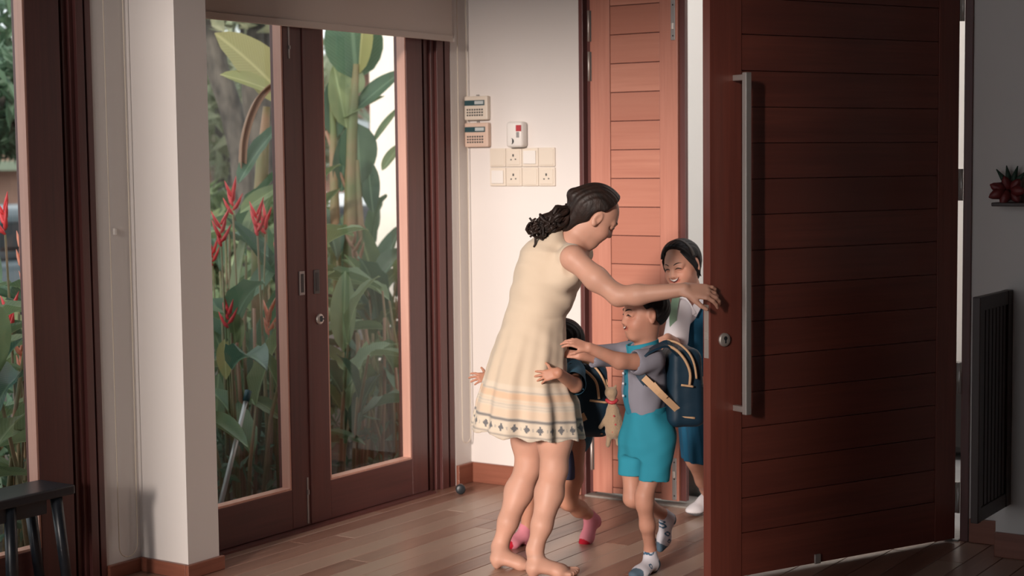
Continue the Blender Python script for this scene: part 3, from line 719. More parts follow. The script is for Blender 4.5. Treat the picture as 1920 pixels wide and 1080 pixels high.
# ------------------------------------------------------------------ the woman
def woman():
    D0 = 6.35; base = at(1003, 700, D0); base[2] = 0
    T = thing('person', 'woman with a ponytail in a sleeveless cream dress bending forward with one arm stretched out', 'person', base)
    S1 = at(1074, 484, 6.18); S2 = at(1088, 472, 6.50); N0 = at(1070, 462, 6.34)
    el = at(1160, 555, 6.10); wr = at(1284, 543, 6.005)
    Hc = at(1114, 404, 6.34); H = .218
    hp, W, M = head_prims(Hc, vec(.72, -.60, .20), vec(.62, .75, .0), H, False, .4)
    hand = hand_prims(wr, vec(.97, -.10, -.16), vec(.12, .62, -.72), -1, .162, per=[(22, 28, 22), (26, 30, 25), (30, 32, 25), (14, 34, 28)], spread=9, tcurl=10)
    el2 = at(1045, 560, 6.6); wr2 = at(1028, 650, 6.62)
    hand2 = hand_prims(wr2, vec(-.1, -1, 0), vec(-.3, 0, 1), 1, .16)
    h1, t1 = flp(990, 1083), flp(1085, 1080); h2, t2 = flp(924, 1066), flp(1003, 1066)
    a1 = at(1003, 1030, h1@HF+.02); a2 = at(937, 1026, h2@HF+.03)
    up = A(0, 0, 1)
    pr = chain([(S1, .043), (at(1118, 523, 6.13), .044), (el, .0365), (at(1195, 553, 6.07), .037), (wr, .0245)])
    pr += chain([(S2, .042), (el2, .036), (wr2, .026)])
    pr += [Cap(S1, S2, .045, .045), Cap(N0, Hc+M@(A(-.10, 0, -.25)*H), .054, .047), Cap(N0-A(0, 0, .03), N0, .06, .052)]
    pr += chain([(N0, .06), (at(1030, 540, D0), .105), (at(1003, 610, D0), .085), (at(1003, 690, D0), .105)])
    pr += chain([(at(1022, 700, 6.33), .080), (at(1040, 822, 6.27), .069), (at(1039, 880, 6.26), .0505)])
    pr += chain([(at(1039, 880, 6.26), .050), (at(1030, 925, 6.27), .0545), (at(1016, 985, h1@HF+.03), .039), (a1, .030), (a1-A(0, 0, .045), .030)])
    pr += chain([(at(998, 700, 6.41), .080), (at(992, 825, 6.42), .069), (at(991, 875, 6.41), .0505)])
    pr += chain([(at(991, 875, 6.41), .050), (at(973, 922, 6.41), .055), (at(953, 978, h2@HF+.03), .039), (a2, .030), (a2-A(0, 0, .045), .030)])
    pr += foot_prims(h1, t1, up, .046, True, 1, .034) + foot_prims(h2, t2, up, .046, True, -1, .034)
    pr = [p if hasattr(p, 'k') else K(p, .025) for p in pr]+hp+hand+hand2
    F = field(pr, .02)
    body = surf('body', F, bounds(pr), .0058, M_skin, T,
                col=compose(skin(SK_W), head_col(W, M, H, SK_W, False, .4)),
                fine=[(*fbox(Hc, .135), .0028), (*fbox(wr+vec(.065, -.01, -.01), (.09, .09, .08)), .0024), (*fbox((h1+t1)/2+A(0, 0, .02), (.13, .13, .06)), .0032)])
    S_ = snapper(hp, W, H); face_lines(S_, H, T, M_hairb, M_lash, False, True)
    # hair: cap with a hairline, gathered mass at the nape, ponytail of wavy locks
    g = lambda P: (P-Hc)@M/H
    hpz = [K(Ell(W(-.055, 0, .125), A(.475, .392, .425)*H, M), .03), K(Ell(W(.02, 0, .20), A(.43, .37, .345)*H, M), .03), K(Cap(W(-.24, 0, .0), W(-.27, 0, -.40), .27*H, .19*H), .04), K(Cap(W(-.43, 0, .10), W(-.55, 0, .05), .13*H, .10*H), .03)]
    Hf = field(hpz, .03)
    def hair(P):
        q = g(P); v = Hf(P)+.0012*np.sin(q[:, 1]*75+q[:, 2]*14+3*np.sin(q[:, 0]*6))*1.0
        cut = (q[:, 0]-(.13+.52*(q[:, 2]+.02)+.10*np.abs(q[:, 1])))*H*.8
        cut2 = (-.05-q[:, 2]-2.8*(-q[:, 0]-.05))*H*.45
        ear = -(np.sqrt(((q[:, 0]+.0)/.12)**2+((q[:, 2]+.02)/.17)**2)-1)*.1*H
        ear = np.where(np.abs(q[:, 1]) > .25, ear, -1)
        return smax(smax(smax(v, cut, .008), cut2, .015), ear, .006)
    surf('hair', hair, bounds(hpz, .02), .0034, M_hairb, T)
    rg = np.random.RandomState(4); L = []
    b0 = at(1073, 396, 6.32)
    for i in range(80):
        o = rg.randn(3)*.008; s = rg.randn(2)
        p1 = at(1052+6*s[0], 404+5*s[1], 6.30)+o; p2 = at(1034+7*s[0], 419+7*s[1], 6.28)+o*1.3
        e = at(1015+10*rg.randn(), 424+7*rg.randn(), 6.27)+rg.randn(3)*.010
        cu = at(1008+10*rg.randn(), 428+9*rg.randn(), 6.26)+rg.randn(3)*.012
        pts = []; P0 = [b0+rg.randn(3)*.012, p1, p2, e, cu]
        for t in np.linspace(0, 4, 19):
            k = min(int(t), 3); u = t-k; g0, g1, g2, g3 = P0[max(k-1, 0)], P0[k], P0[k+1], P0[min(k+2, 4)]
            pts.append(.5*((2*g1)+(-g0+g2)*u+(2*g0-5*g1+4*g2-g3)*u*u+(-g0+3*g1-3*g2+g3)*u**3)+vec(math.sin(t*4.5+i)*.006, math.cos(t*4.5+i)*.006, 0)*min(1, t/2))
        L.append((pts, [.0085*(1-.82*abs(t-.35)**1.5*1.3) if t < 1 else .001 for t in np.linspace(0, .98, 19)]))
    hair_curves(L, 0, 'ponytail', M_hairb, T)
    MB().tube([b0+vec(.012*math.cos(a)*.3, .022*math.sin(a), .022*math.cos(a)) for a in np.linspace(0, 2*PI, 16)], .005, 8).build('hair_tie', M_black, T, True)
    # dress
    R_ = [(842, 880, 1092, 0, .215), (800, 887, 1086, 0, .205), (752, 895, 1080, 0, .195), (728, 901, 1070, 0, .185), (700, 909, 1061, 0, .178), (660, 922, 1062, 0, .165), (620, 937, 1060, 0, .148),
          (592, 947, 1063, 0, .135), (560, 955, 1080, 0, .138), (525, 961, 1088, 0, .142), (495, 967, 1084, 0, .135), (470, 976, 1076, 0, .125), (452, 990, 1068, 0, .10), (438, 1012, 1062, 0, .075), (428, 1030, 1060, 0, .05)]
    zs, cx, cd, ax, ad = rows(base, R_, D0); zw = at(1003, 596, D0)[2]; zh = zs[0]
    def fold(th, Z):
        a = np.clip((zw-Z)/(zw-zh), 0, 1); s = np.sin(9*th+1.1*np.sin(2*th+.5)+1.2*a)+.45*np.sin(17*th+2.+a)
        return .085*a**.8*s*.8 + .010*np.sin(5*th+Z*22)*(Z > zw)
    lf = loft_field(zs, cx, cd, ax, ad, fold, base)
    sh = field([K(Cap(S1+vec(-.01, .0, .035), S2+vec(0, 0, -.03), .050, .050), .02), K(Cap(S1+vec(-.03, -.07, .06), S2+vec(-.03, -.07, -.06), .06, .06), .02)], .03, .2)
    neck = field([Cap(N0+vec(.0, .0, 0), at(1100, 420, 6.34), .058, .062)], .01, .3)
    hole = field([Ell(at(1070, 497, 6.135), A(.058, .062, .078)), Cap(S1+vec(.01, -.005, -.01), at(1110, 512, 6.1), .048, .05)], .012, .3)
    hole2 = field([Ell(S2+vec(0, -.03, .04), A(.06, .07, .08))], .01, .3)
    zhem = at(990, 812, D0)[2]
    def dress(P):
        q = P-base; X = q@RV; Z = q[:, 2]
        v = smin(lf(P), sh(P), .03)
        v += .0030*wob(P, 1, 26, 21)+.0022*np.sin(Z*60+X*45+3*np.sin(q@HF*11))*np.clip((Z-zw+.12)/.1, 0, 1)
        v = smax(v, -neck(P), .012); v = smax(v, -hole(P), .006); v = smax(v, -hole2(P), .008)
        low = zhem-.10*X+.006*np.sin(X*60)-Z
        v = np.maximum(v, low)
        inner = np.where(Z < zhem+.10, lf(P)+.010, .1)
        return np.maximum(v, -inner)
    cream = np.array([.66, .54, .41]); pale = np.array([.70, .60, .48]); peach = np.array([.72, .47, .30]); ink = np.array([.11, .12, .14]); gr = np.array([.36, .34, .32])
    def dcol(P):
        q = P-base; X = q@RV; Dp = q@HF; Z = q[:, 2]; t = Z-(zhem-.10*X)   # height above the hem
        th = np.arctan2(Dp/np.interp(Z, zs, ad), (X-np.interp(Z, zs, cx))/np.interp(Z, zs, ax))
        c = np.tile(cream, (len(P), 1))
        def band(a, b, col, k=1.):
            m = (1/(1+np.exp(-(t-a)/.0012)))*(1/(1+np.exp((t-b)/.0012)))*k; return c*(1-m[:, None])+col*m[:, None]
        c = band(0, .205, pale)
        c = band(.150, .175, peach, .75); c = band(.178, .183, gr, .7); c = band(.128, .132, gr, .55); c = band(.138, .142, peach, .5)
        c = band(.082, .112, peach, .35); c = band(.118, .121, gr, .5); c = band(.068, .078, ink, .85); c = band(.010, .016, ink, .65); c = band(.0, .004, gr, .5)
        # small cross motifs in the lowest band
        n = 26; u = (th/(2*PI)*n) % 1-.5; s = .052; uu = u*s; zz = t-.042
        m = (((np.abs(uu) < .0035) & (np.abs(zz) < .015)) | ((np.abs(zz) < .0035) & (np.abs(uu) < .013)) | ((np.abs(uu) < .008) & (np.abs(zz) < .008)))*.9
        c = c*(1-m[:, None])+ink*m[:, None]
        m = (np.abs(np.abs(u)-.5) < .06)*(np.abs(zz) < .006)*.6; c = c*(1-m[:, None])+gr*m[:, None]
        return c
    lo = base+A(-.34, -.36, zhem-.06); hi = base+A(.34, .36, 1.52)
    surf('dress', dress, (lo, hi), .0042, attr_mat('cream_cotton', .85, .15, bump=((260, 260, 260), .12, .001), sheen=.2), T, col=dcol)
woman()

# ------------------------------------------------------------------ shared clothing pieces
M_turq = mat('turquoise_cotton', (.030, .27, .37, 1), .8, .2, bump=((60, 60, 60), .15, .003))
M_navy = mat('navy_nylon', (.010, .035, .062, 1), .55, .35, bump=((160, 160, 160), .1, .001))
M_cream = mat('cream_webbing', (.66, .42, .24, 1), .75)
M_white = mat('white_cotton', (.70, .68, .72, 1), .85, .2)
M_blue = mat('blue_cotton', (.012, .10, .19, 1), .8, .25, bump=((60, 60, 60), .15, .003))
M_pink = attr_mat('pink_sock_knit', .85, .2, bump=((300, 300, 300), .2, .001)); M_sockw = attr_mat('patterned_sock_knit', .85, .2, bump=((300, 300, 300), .2, .001))
def bag(T, parts_name, c, fw, up, size, dist_face, mats=M_navy):
    """rounded school bag: centre c, fw = away from the wearer's back, size = (thickness, width, height)"""
    x = unit(fw); y = unit(np.cross(up, x)); z = np.cross(x, y); M = np.stack([x, y, z], 1); hs = A(*size)/2; r = .035
    def f(P):
        q = (P-c)@M; tap = 1-.10*np.clip(q[:, 2]/hs[2], -1, 1); q = q/np.stack([tap, tap, np.ones(len(P))], 1)
        d = np.abs(q)-(hs-r); o = np.linalg.norm(np.maximum(d, 0), axis=1)+np.minimum(d.max(1), 0)-r
        # front pocket
        d2 = np.abs(q-A(hs[0]*.9, 0, -hs[2]*.42))-(A(.035, hs[1]*.8, hs[2]*.48)-.02); o2 = np.linalg.norm(np.maximum(d2, 0), axis=1)+np.minimum(d2.max(1), 0)-.02
        return smin(o, o2, .008)+.0015*wob(P, 1, 60, 3)
    R = float(np.linalg.norm(hs))+.05
    o = surf('bag_body', f, (c-R, c+R), .0055, mats, T)
    L = lambda a, b, d: c+M@A(a*hs[0], b*hs[1], d*hs[2])
    return L
def strap(pts, wv, w_, th, name, m, T, seg=8):
    """flat band along pts, wide along wv"""
    mb = MB(); P = []
    for i in range(len(pts)-1):
        for t in np.linspace(0, 1, 6)[:-1 if i < len(pts)-2 else None]:
            g0, g1, g2, g3 = pts[max(i-1, 0)], pts[i], pts[i+1], pts[min(i+2, len(pts)-1)]
            P.append(.5*((2*g1)+(-g0+g2)*t+(2*g0-5*g1+4*g2-g3)*t*t+(-g0+3*g1-3*g2+g3)*t**3))
    rings = []
    for i, p in enumerate(P):
        d = unit(P[min(i+1, len(P)-1)]-P[max(i-1, 0)]); y = unit(wv-d*(wv@d)); z = np.cross(d, y)
        rings.append([mb.bm.verts.new(Vector(p+y*w_/2*a+z*th/2*b)) for a, b in ((-1, -1), (1, -1), (1, 1), (-1, 1))])
    for a, b in zip(rings, rings[1:]):
        for k in range(4): mb.bm.faces.new((a[k], a[(k+1) % 4], b[(k+1) % 4], b[k]))
    mb.bm.faces.new(rings[0][::-1]); mb.bm.faces.new(rings[-1]); return mb.build(name, m, T)
def piping(pts, name, m, T, r=.004):
    P = []
    for i in range(len(pts)-1):
        for t in np.linspace(0, 1, 6)[:-1 if i < len(pts)-2 else None]:
            g0, g1, g2, g3 = pts[max(i-1, 0)], pts[i], pts[i+1], pts[min(i+2, len(pts)-1)]
            P.append(.5*((2*g1)+(-g0+g2)*t+(2*g0-5*g1+4*g2-g3)*t*t+(-g0+3*g1-3*g2+g3)*t**3))
    return MB().tube(P, r, 6).build(name, m, T, True)
def kid_hair(T, Hc, W, M, H, m, line, extra=(), name='hair', amp=.0010, ear=True, low=-.12):
    hz = [K(Ell(W(-.055, 0, .125), A(.47, .39, .425)*H, M), .03), K(Ell(W(.03, 0, .19), A(.42, .37, .345)*H, M), .03)]+list(extra)
    Hf = field(hz, .03)
    def f(P):
        q = (P-Hc)@M/H; v = Hf(P)+amp*np.sin(q[:, 1]*60+8*np.sin(q[:, 2]*5)+q[:, 0]*20)
        cut = line(q)*H*.8; c2 = (low-q[:, 2]-.9*(-q[:, 0]-.12))*H*.7
        e = -(np.sqrt((q[:, 0]/.12)**2+((q[:, 2]+.02)/.17)**2)-1)*.1*H; e = np.where(np.abs(q[:, 1]) > .25, e, -1)
        v = smax(smax(v, cut, .008), c2, .012)
        return smax(v, e, .006) if ear else v
    surf(name, f, bounds(hz, .02), .0034, m, T)

# ------------------------------------------------------------------ the boy
def boy():
    D0 = 6.28; base = at(1215, 790, D0); base[2] = 0
    T = thing('person', 'running boy in a grey shirt and turquoise shorts with his arms stretched towards the woman', 'person', base)
    H = .196; Hc = at(1209, 589, 6.27)
    hp, W, M = head_prims(Hc, vec(-.965, .0, -.26), vec(.02, 1, .03), H, True, .9)
    s1, e1, w1 = at(1224, 680, 6.18), at(1162, 677, 6.12), at(1104, 652, 6.08)
    s2, e2, w2 = at(1180, 664, 6.40), at(1122, 668, 6.36), at(1086, 666, 6.32)
    hd1 = hand_prims(w1, vec(-.93, .36, -.02), vec(.25, .75, -.62), 1, .112, per=[(10, 22, 18), (14, 22, 20), (18, 24, 20), (24, 26, 20)], spread=8, fat=1.05)
    hd2 = hand_prims(w2, vec(-1, .1, .1), vec(0, .8, -.5), -1, .11)
    hB, tB = flp(1230, 1070), flp(1184, 1086); aB = at(1219, 1030, hB@HF-.02)
    kA, aA = at(1186, 934, 6.28), at(1251, 968, 6.44)
    pr = chain([(s1, .036), (e1, .029), (w1, .0205)])+chain([(s2, .036), (e2, .029), (w2, .02)])+[Cap(s1, s2, .035, .035), Cap(at(1208, 665, D0), Hc+M@(A(-.08, 0, -.25)*H), .044, .040)]
    pr += chain([(at(1207, 680, D0), .07), (at(1208, 740, D0), .075), (at(1212, 785, D0), .07)])
    pr += chain([(at(1232, 805, 6.24), .05), (at(1224, 880, 6.19), .040), (at(1208, 930, 6.17), .0335), (at(1209, 945, 6.17), .032), (at(1214, 985, 6.19), .0285), (aB, .021), (aB-A(0, 0, .03), .021)])
    pr += chain([(at(1190, 805, 6.31), .05), (at(1184, 880, 6.30), .038), (kA, .034), (at(1215, 950, 6.36), .031), (aA, .022)])
    pr = [p if hasattr(p, 'k') else K(p, .02) for p in pr]+hp+hd1+hd2
    F = field(pr, .02)
    surf('body', F, bounds(pr), .0052, M_skin, T, col=compose(skin(SK_B), head_col(W, M, H, SK_B, True, .9)),
         fine=[(*fbox(Hc, .125), .0026), (*fbox(w1+vec(-.05, .02, 0), (.075, .075, .06)), .002)])
    S_ = snapper(hp, W, H); face_lines(S_, H, T, M_hairk, M_lash, True, True, 1.2); grin(S_, H, T, -.235, .10, .05, .03)
    kid_hair(T, Hc, W, M, H, M_hairk, lambda q: q[:, 0]-(.10+.62*(q[:, 2]-.12)+.02*np.sin(q[:, 1]*40)), low=-.10)
    # socks
    def sock(nm, pts, fp, lab, colf, m):
        p = [K(c, .02) for c in chain(pts)]+fp; F2 = field(p, .02)
        o = surf(nm, lambda P: F2(P)-.002, bounds(p), .0034, m, T, col=colf); 
    fB = foot_prims(hB, tB, A(0, 0, 1), .034, False, 1, .026)
    def c_sock(heel, toe, ank):
        d = unit(toe-heel); L_ = np.linalg.norm(toe-heel)
        def f(P):
            c = np.tile([.62, .61, .66], (len(P), 1)); t = (P-heel)@d/L_; g = np.array([.09, .14, .19])
            hgt = (P-heel)@unit(ank-heel); la = np.linalg.norm(ank-heel)
            m = (t > .78) | ((t < .14) & (hgt < la*.42)) | (hgt > la*1.02); c[m] = g
            for (a, b, r) in ((.30, .75, .011), (.45, .42, .009), (.62, .25, .008), (.2, .9, .008)):
                q = np.sqrt(((t-a)*L_)**2+((hgt-b*la))**2); m = (q < r) & (q > r*.45); c[m] = (.05, .12, .2)
            return c
        return f
    sock('sock', [(aB+A(0, 0, .032), .023), (aB-A(0, 0, .03), .024)], fB, '', c_sock(hB, tB, aB+A(0, 0, .03)), M_sockw)
    hA, tA = at(1266, 972, 6.47), at(1241, 1034, 6.46)
    fA = foot_prims(hA, tA, unit(vec(-.9, -.25, -.45)), .033, False, 1, .025)
    sock('sock', [(aA+unit(kA-aA)*.02, .0235), (aA+vec(.008, -.01, 0), .024)], fA, '', c_sock(hA, tA, aA+unit(kA-aA)*.03), M_sockw)
    # shirt
    zs, cx, cd, ax, ad = rows(base, [(785, 1176, 1246, 0, .10), (765, 1172, 1249, 0, .108), (730, 1166, 1250, 0, .112), (700, 1167, 1250, 0, .115), (680, 1172, 1248, 0, .12), (664, 1180, 1242, 0, .11), (652, 1190, 1234, 0, .07)], D0)
    lf = loft_field(zs, cx, cd, ax, ad, lambda th, Z: .018*np.sin(4*th+Z*30), base)
    sl = field([K(Cap(s1+vec(.0, .01, .0), s1+(e1-s1)*.40, .046, .050), .02), K(Cap(s2, e2+(s2-e2)*-.12, .044, .045), .02), K(Cap(s1+vec(0, .018, .04), s2+vec(0, .01, -.02), .04, .04), .03)], .02, .2)
    nk = field([Cap(at(1208, 668, D0), at(1205, 630, D0), .050, .058)], .01, .2)
    cuts = field([Cap(s1+(e1-s1)*.44+(e1-s1)*0, s1+(e1-s1)*1.5, .036, .06), Cap(e2+(e2-s2)*.02, e2+(e2-s2)*1.2, .034, .06)], .01, .2)
    zb = at(1210, 770, D0)[2]
    def shirt(P):
        v = smin(lf(P), sl(P), .03)+.0032*wob(P, 1, 32, 8); v = smax(v, -nk(P), .008); v = smax(v, -cuts(P), .004)
        return np.maximum(v, zb-.012-P[:, 2])
    def scol(P):
        q = P-base; X = q@RV; Dp = q@HF; c = np.tile([.25, .245, .29], (len(P), 1)); Z = P[:, 2]
        fr = X-(np.interp(q[:, 2], zs, cx)-np.interp(q[:, 2], zs, ax)); m = (np.abs(Dp+.045) < .021) & (fr < .06); c[m] = (.03, .20, .29); return c
    surf('shirt', shirt, (base+A(-.24, -.24, zb-.03), base+A(.24, .24, 1.02)), .0042, attr_mat('grey_shirt_cotton', .85, .15, bump=((200, 200, 200), .12, .001)), T, col=scol)
    # collar, buttons
    cp = [at(1207, 650, D0)+vec(.060*math.cos(a)-.004, .012*math.cos(a), .066*math.sin(a)) for a in np.linspace(-2.95, 2.95, 22)]
    strap(cp, vec(-.15, 1, 0), .036, .007, 'collar', M_turq, T)
    for py in (700, 719, 742): 
        b_ = at(1169, py, 6.212); MB().lathe([(.005, 0), (.005, .003), (.003, .004)], b_, tuple(vec(-.75, 0, -.65)), 10).build('button', M_white, T, True)
    # shorts
    zs2, cx2, cd2, ax2, ad2 = rows(base, [(850, 1166, 1262, 0, .115), (830, 1163, 1267, 0, .125), (808, 1165, 1268, 0, .125), (785, 1170, 1260, 0, .118), (768, 1174, 1251, 0, .108), (760, 1176, 1249, 0, .104)], D0)
    l2 = loft_field(zs2, cx2, cd2, ax2, ad2, lambda th, Z: .02*np.sin(7*th+Z*8), base)
    B0, B1 = at(1238, 820, 6.21), at(1226, 905, 6.18); A0, A1 = at(1188, 825, 6.31), at(1183, 905, 6.292)
    cB, cA = field([Cap(B0, B1, .060, .058)], .02, .2), field([Cap(A0, A1, .057, .055)], .02, .2)
    iB, iA = field([Cap(B0, B1, .050, .048)], .02, .2), field([Cap(A0, A1, .047, .045)], .02, .2)
    zq = at(1205, 893, 6.25)[2]
    def shorts(P):
        q = P-base; X = q@RV; b_, a_ = cB(P), cA(P); n_ = .0045*wob(P, 1, 30, 11)*np.clip((at(1205, 790, D0)[2]-P[:, 2])/.06, 0, 1)
        v = smin(smin(b_, a_, .02), l2(P), .03)+n_
        shell = np.minimum(np.maximum(b_+n_, -iB(P)-n_), np.maximum(a_+n_, -iA(P)-n_))
        v = np.where(P[:, 2] < zq+.05, np.maximum(v, shell), v)
        return np.maximum(v, zq-.12*(X-.02)*(X > 0)-P[:, 2])
    surf('shorts', shorts, (base+A(-.22, -.25, zq-.05), base+A(.22, .22, at(1205, 752, D0)[2])), .0042, M_turq, T)
    strap([base+A(0, 0, zs2[-1])+vec(cx2[-1]+ax2[-1]*1.02*math.cos(a), -.014, ad2[-1]*1.02*math.sin(a)) for a in np.linspace(0, 2*PI, 25)], vec(0, 1, 0), .028, .006, 'waistband', M_turq, T)
    # backpack
    B = thing('backpack', 'navy school backpack with cream piping on the back of the boy in turquoise shorts', 'backpack', at(1278, 720, 6.30), 'navy backpacks with cream piping')
    c = at(1277, 722, 6.29); Lc = bag(B, '', c, vec(1, 0, .12), vec(-.02, 1, 0), (.135, .23, .30), 0)
    nr = lambda px, py, d=0: at(px, py, 6.158+d)
    piping([nr(1238, 649, .0), nr(1256, 650, -.002), nr(1272, 660, -.004), nr(1286, 678, -.004), nr(1294, 700, -.003), nr(1293, 722, 0)], 'piping', M_cream, B, .0055)
    piping([nr(1252, 638, .05), nr(1272, 644, .02), nr(1292, 662, .006), nr(1302, 684, .004), nr(1306, 710, .004)], 'piping', M_cream, B, .0045)
    piping([nr(1277, 722), nr(1300, 725, .0)], 'piping', M_cream, B, .0045); piping([nr(1268, 780, .012), nr(1303, 784, .012)], 'piping', M_cream, B, .0045)
    strap([at(1270, 660, 6.2), at(1252, 646, 6.17), at(1232, 651, 6.155), at(1214, 662, 6.145), at(1204, 676, 6.12+.02)], vec(.3, .3, 1), .045, .009, 'shoulder_strap', M_navy, B)
    strap([at(1196, 692, 6.16), at(1203, 706, 6.142), at(1213, 718, 6.138)], vec(.8, .6, 0), .034, .008, 'shoulder_strap', M_navy, B)
    strap([at(1207, 708, 6.134), at(1236, 736, 6.128), at(1270, 768, 6.17)], vec(.7, .7, -.1), .026, .006, 'webbing', M_cream, B)
    strap([at(1226, 718, 6.126), at(1238, 732, 6.122), at(1250, 744, 6.13)], vec(.7, .7, -.1), .012, .012, 'buckle', M_cream, B)
    strap([at(1180, 690, 6.42), at(1162, 672, 6.40), at(1165, 655, 6.40), at(1180, 646, 6.40), at(1200, 650, 6.42)], vec(.6, .2, .3), .04, .008, 'shoulder_strap', M_navy, B)
    piping([at(1148, 665, 6.40), at(1150, 655, 6.395), at(1160, 645, 6.395)], 'piping', M_cream, B, .003)
boy()

# ------------------------------------------------------------------ tall girl in the doorway
def girl():
    D0 = 7.16; base = at(1308, 760, D0); base[2] = 0
    T = thing('person', 'smiling girl with an alice band in a blue pinafore stepping in through the doorway', 'person', base)
    H = .202; Hc = at(1279, 497, 7.10)
    hp, W, M = head_prims(Hc, vec(-.60, -.16, -.78), vec(-.22, 1, -.05), H, True, 1.1)
    s1, e1, w1 = at(1272, 588, 7.05), at(1266, 645, 7.0), at(1252, 634, 6.78)
    s2, e2, w2 = at(1338, 588, 7.26), at(1345, 660, 7.2), at(1330, 713, 7.05)
    h1 = hand_prims(w1, vec(-.85, -.25, -.35), vec(-.2, .85, -.4), 1, .12, curl=(20, 30, 20)); h2 = hand_prims(w2, vec(-.9, .05, -.2), vec(0, .6, -.8), -1, .12, curl=(40, 50, 40))
    f1, t1 = at(1322, 952, 7.27), at(1292, 966, 7.22); f1[2] = .012; t1[2] = .012
    an = at(1330, 930, 7.29)
    pr = chain([(s1, .034), (e1, .028), (w1, .021)])+chain([(s2, .034), (e2, .028), (w2, .021)])+[Cap(s1, s2, .036, .036), Cap(at(1304, 570, D0), Hc+M@(A(-.10, 0, -.22)*H), .045, .042), Cap(s1+vec(.03, .0, .03), Hc+vec(.03, -.16, .03), .03, .03)]
    pr += chain([(at(1306, 600, D0), .085), (at(1308, 740, D0), .095)])+chain([(at(1300, 760, 7.12), .065), (at(1307, 860, 7.14), .049), (at(1320, 900, 7.18), .037), (at(1328, 915, 7.24), .036), (an, .024)])
    pr += chain([(at(1330, 760, 7.2), .065), (at(1345, 870, 7.22), .046), (at(1352, 960, 7.34), .03)])
    pr = [p if hasattr(p, 'k') else K(p, .02) for p in pr]+hp+h1+h2
    surf('body', field(pr, .02), bounds(pr), .0056, M_skin, T, col=compose(skin(SK_G), head_col(W, M, H, SK_G, True, 1.1)), fine=[(*fbox(Hc, .13), .0026), (*fbox(w1+vec(-.05, -.01, -.02), (.08, .08, .06)), .0026)])
    S_ = snapper(hp, W, H); face_lines(S_, H, T, M_hairk, M_lash, True, True, .9); grin(S_, H, T, -.225, .135, .065, .045)
    kid_hair(T, Hc, W, M, H, M_hairk, lambda q: q[:, 0]-(.06+.50*(q[:, 2]-.05)+.10*q[:, 1]), extra=[K(Cap(W(-.18, 0, 0), W(-.20, 0, -.22), .27*H, .24*H), .03)], low=-.35)
    # locks beside the face, headband
    L = []
    for s in (-1, 1):
        L = []
        for i in range(6): L.append(([W(.26-.03*i, s*(.20+.02*i), .34-.01*i), W(.22-.03*i, s*(.315+.008*i), .16), W(.13-.025*i, s*(.375), -.02), W(.06-.02*i, s*.385, -.20-.02*i)], [.004, .006, .005, .002]))
        hair_curves(L, 0, 'side_lock', M_hairk, T)
    
    strap([W(.075+.02*math.cos(a*2), .415*math.cos(a), .13+.435*math.sin(a)) for a in np.linspace(.15, PI-.15, 19)], M[:, 0], .014, .006, 'headband', mat('dark_headband', (.025, .018, .015, 1), .6), T)
    # white blouse: sleeves and collar
    bl = field([K(Cap(s1+vec(.01, .02, 0), s1+(e1-s1)*.85, .047, .055), .02), K(Cap(s2, s2+(e2-s2)*.8, .046, .052), .02), K(Cap(s1+vec(.02, .0, .02), s2, .045, .045), .03), K(Cap(at(1306, 582, D0), at(1307, 620, D0), .075, .09), .03)], .02, .2)
    nk = field([Cap(at(1300, 575, D0-.02), at(1294, 540, D0-.06), .046, .055)], .01, .2)
    ct = field([Cap(s1+(e1-s1)*.9, s1+(e1-s1)*1.5, .040, .05), Cap(s2+(e2-s2)*.85, s2+(e2-s2)*1.5, .04, .05)], .01, .2)
    surf('blouse', lambda P: smax(smax(bl(P)+.002*wob(P, 1, 30, 2), -nk(P), .006), -ct(P), .004), (base+A(-.25, -.25, .75), base+A(.25, .25, 1.12)), .0048, M_white, T)
    cf = at(1298, 585, 7.045)
    for s, e in ((-1, at(1276, 562, 7.05)), (1, at(1318, 562, 7.09))):
        strap([e+vec(0, .01, .03), (e+cf)/2+vec(s*.004, .012, -.008), cf+vec(0, -.012, -.012)], vec(-s*.6, .8, 0), .034, .008, 'collar', M_white, T)
    # pinafore
    zs, cx, cd, ax, ad = rows(base, [(872, 1280, 1362, 0, .165), (820, 1276, 1356, 0, .155), (760, 1271, 1350, 0, .135), (700, 1267, 1345, 0, .115), (650, 1265, 1343, 0, .11), (605, 1268, 1342, 0, .105), (575, 1276, 1334, 0, .085)], D0)
    zw = at(1305, 700, D0)[2]; zh = at(1305, 860, D0)[2]
    lf = loft_field(zs, cx, cd, ax, ad, lambda th, Z: .05*np.clip((zw-Z)/.25, 0, 1)*np.sin(13*th)+.01*np.sin(4*th+20*Z), base)
    vn = lambda P: (np.abs((P-cf)@RV)*1.9-((P-cf)@A(0, 0, 1)+.030))*.4
    def pin(P):
        v = lf(P)+.002*wob(P, 1, 20, 4); v = np.maximum(v, zh-P[:, 2])
        s = field([Cap(s1, e1, .052, .06), Cap(s2, e2, .052, .06)], .01, .2)(P); v = smax(v, -s, .006)
        v = smax(v, -vn(P), .004); return np.maximum(v, -np.where(P[:, 2] < zh+.08, lf(P)+.010, .1))
    surf('pinafore', pin, (base+A(-.25, -.27, zh-.02), base+A(.25, .27, 1.13)), .0052, M_blue, T)
    fp = foot_prims(f1, t1, A(0, 0, 1), .036, False, 1, .028); p = [K(c, .02) for c in chain([(an+A(0, 0, .02), .027), (f1+A(0, 0, .04), .027)])]+fp; F2 = field(p, .02)
    cw = lambda P: np.where(((P[:, 2] < .022))[:, None], np.array([[.16, .16, .17]]), np.array([[.66, .64, .66]]))
    surf('sock', lambda P: F2(P)-.002, bounds(p), .004, M_sockw, T, col=cw)
    strap([at(1268, 556, 7.02), at(1263, 580, 6.985), at(1262, 605, 6.985), at(1266, 640, 7.02)], vec(1, 0, .2), .032, .006, 'green_strap', mat('pale_green_strap', (.22, .36, .26, 1), .7), T)
girl()

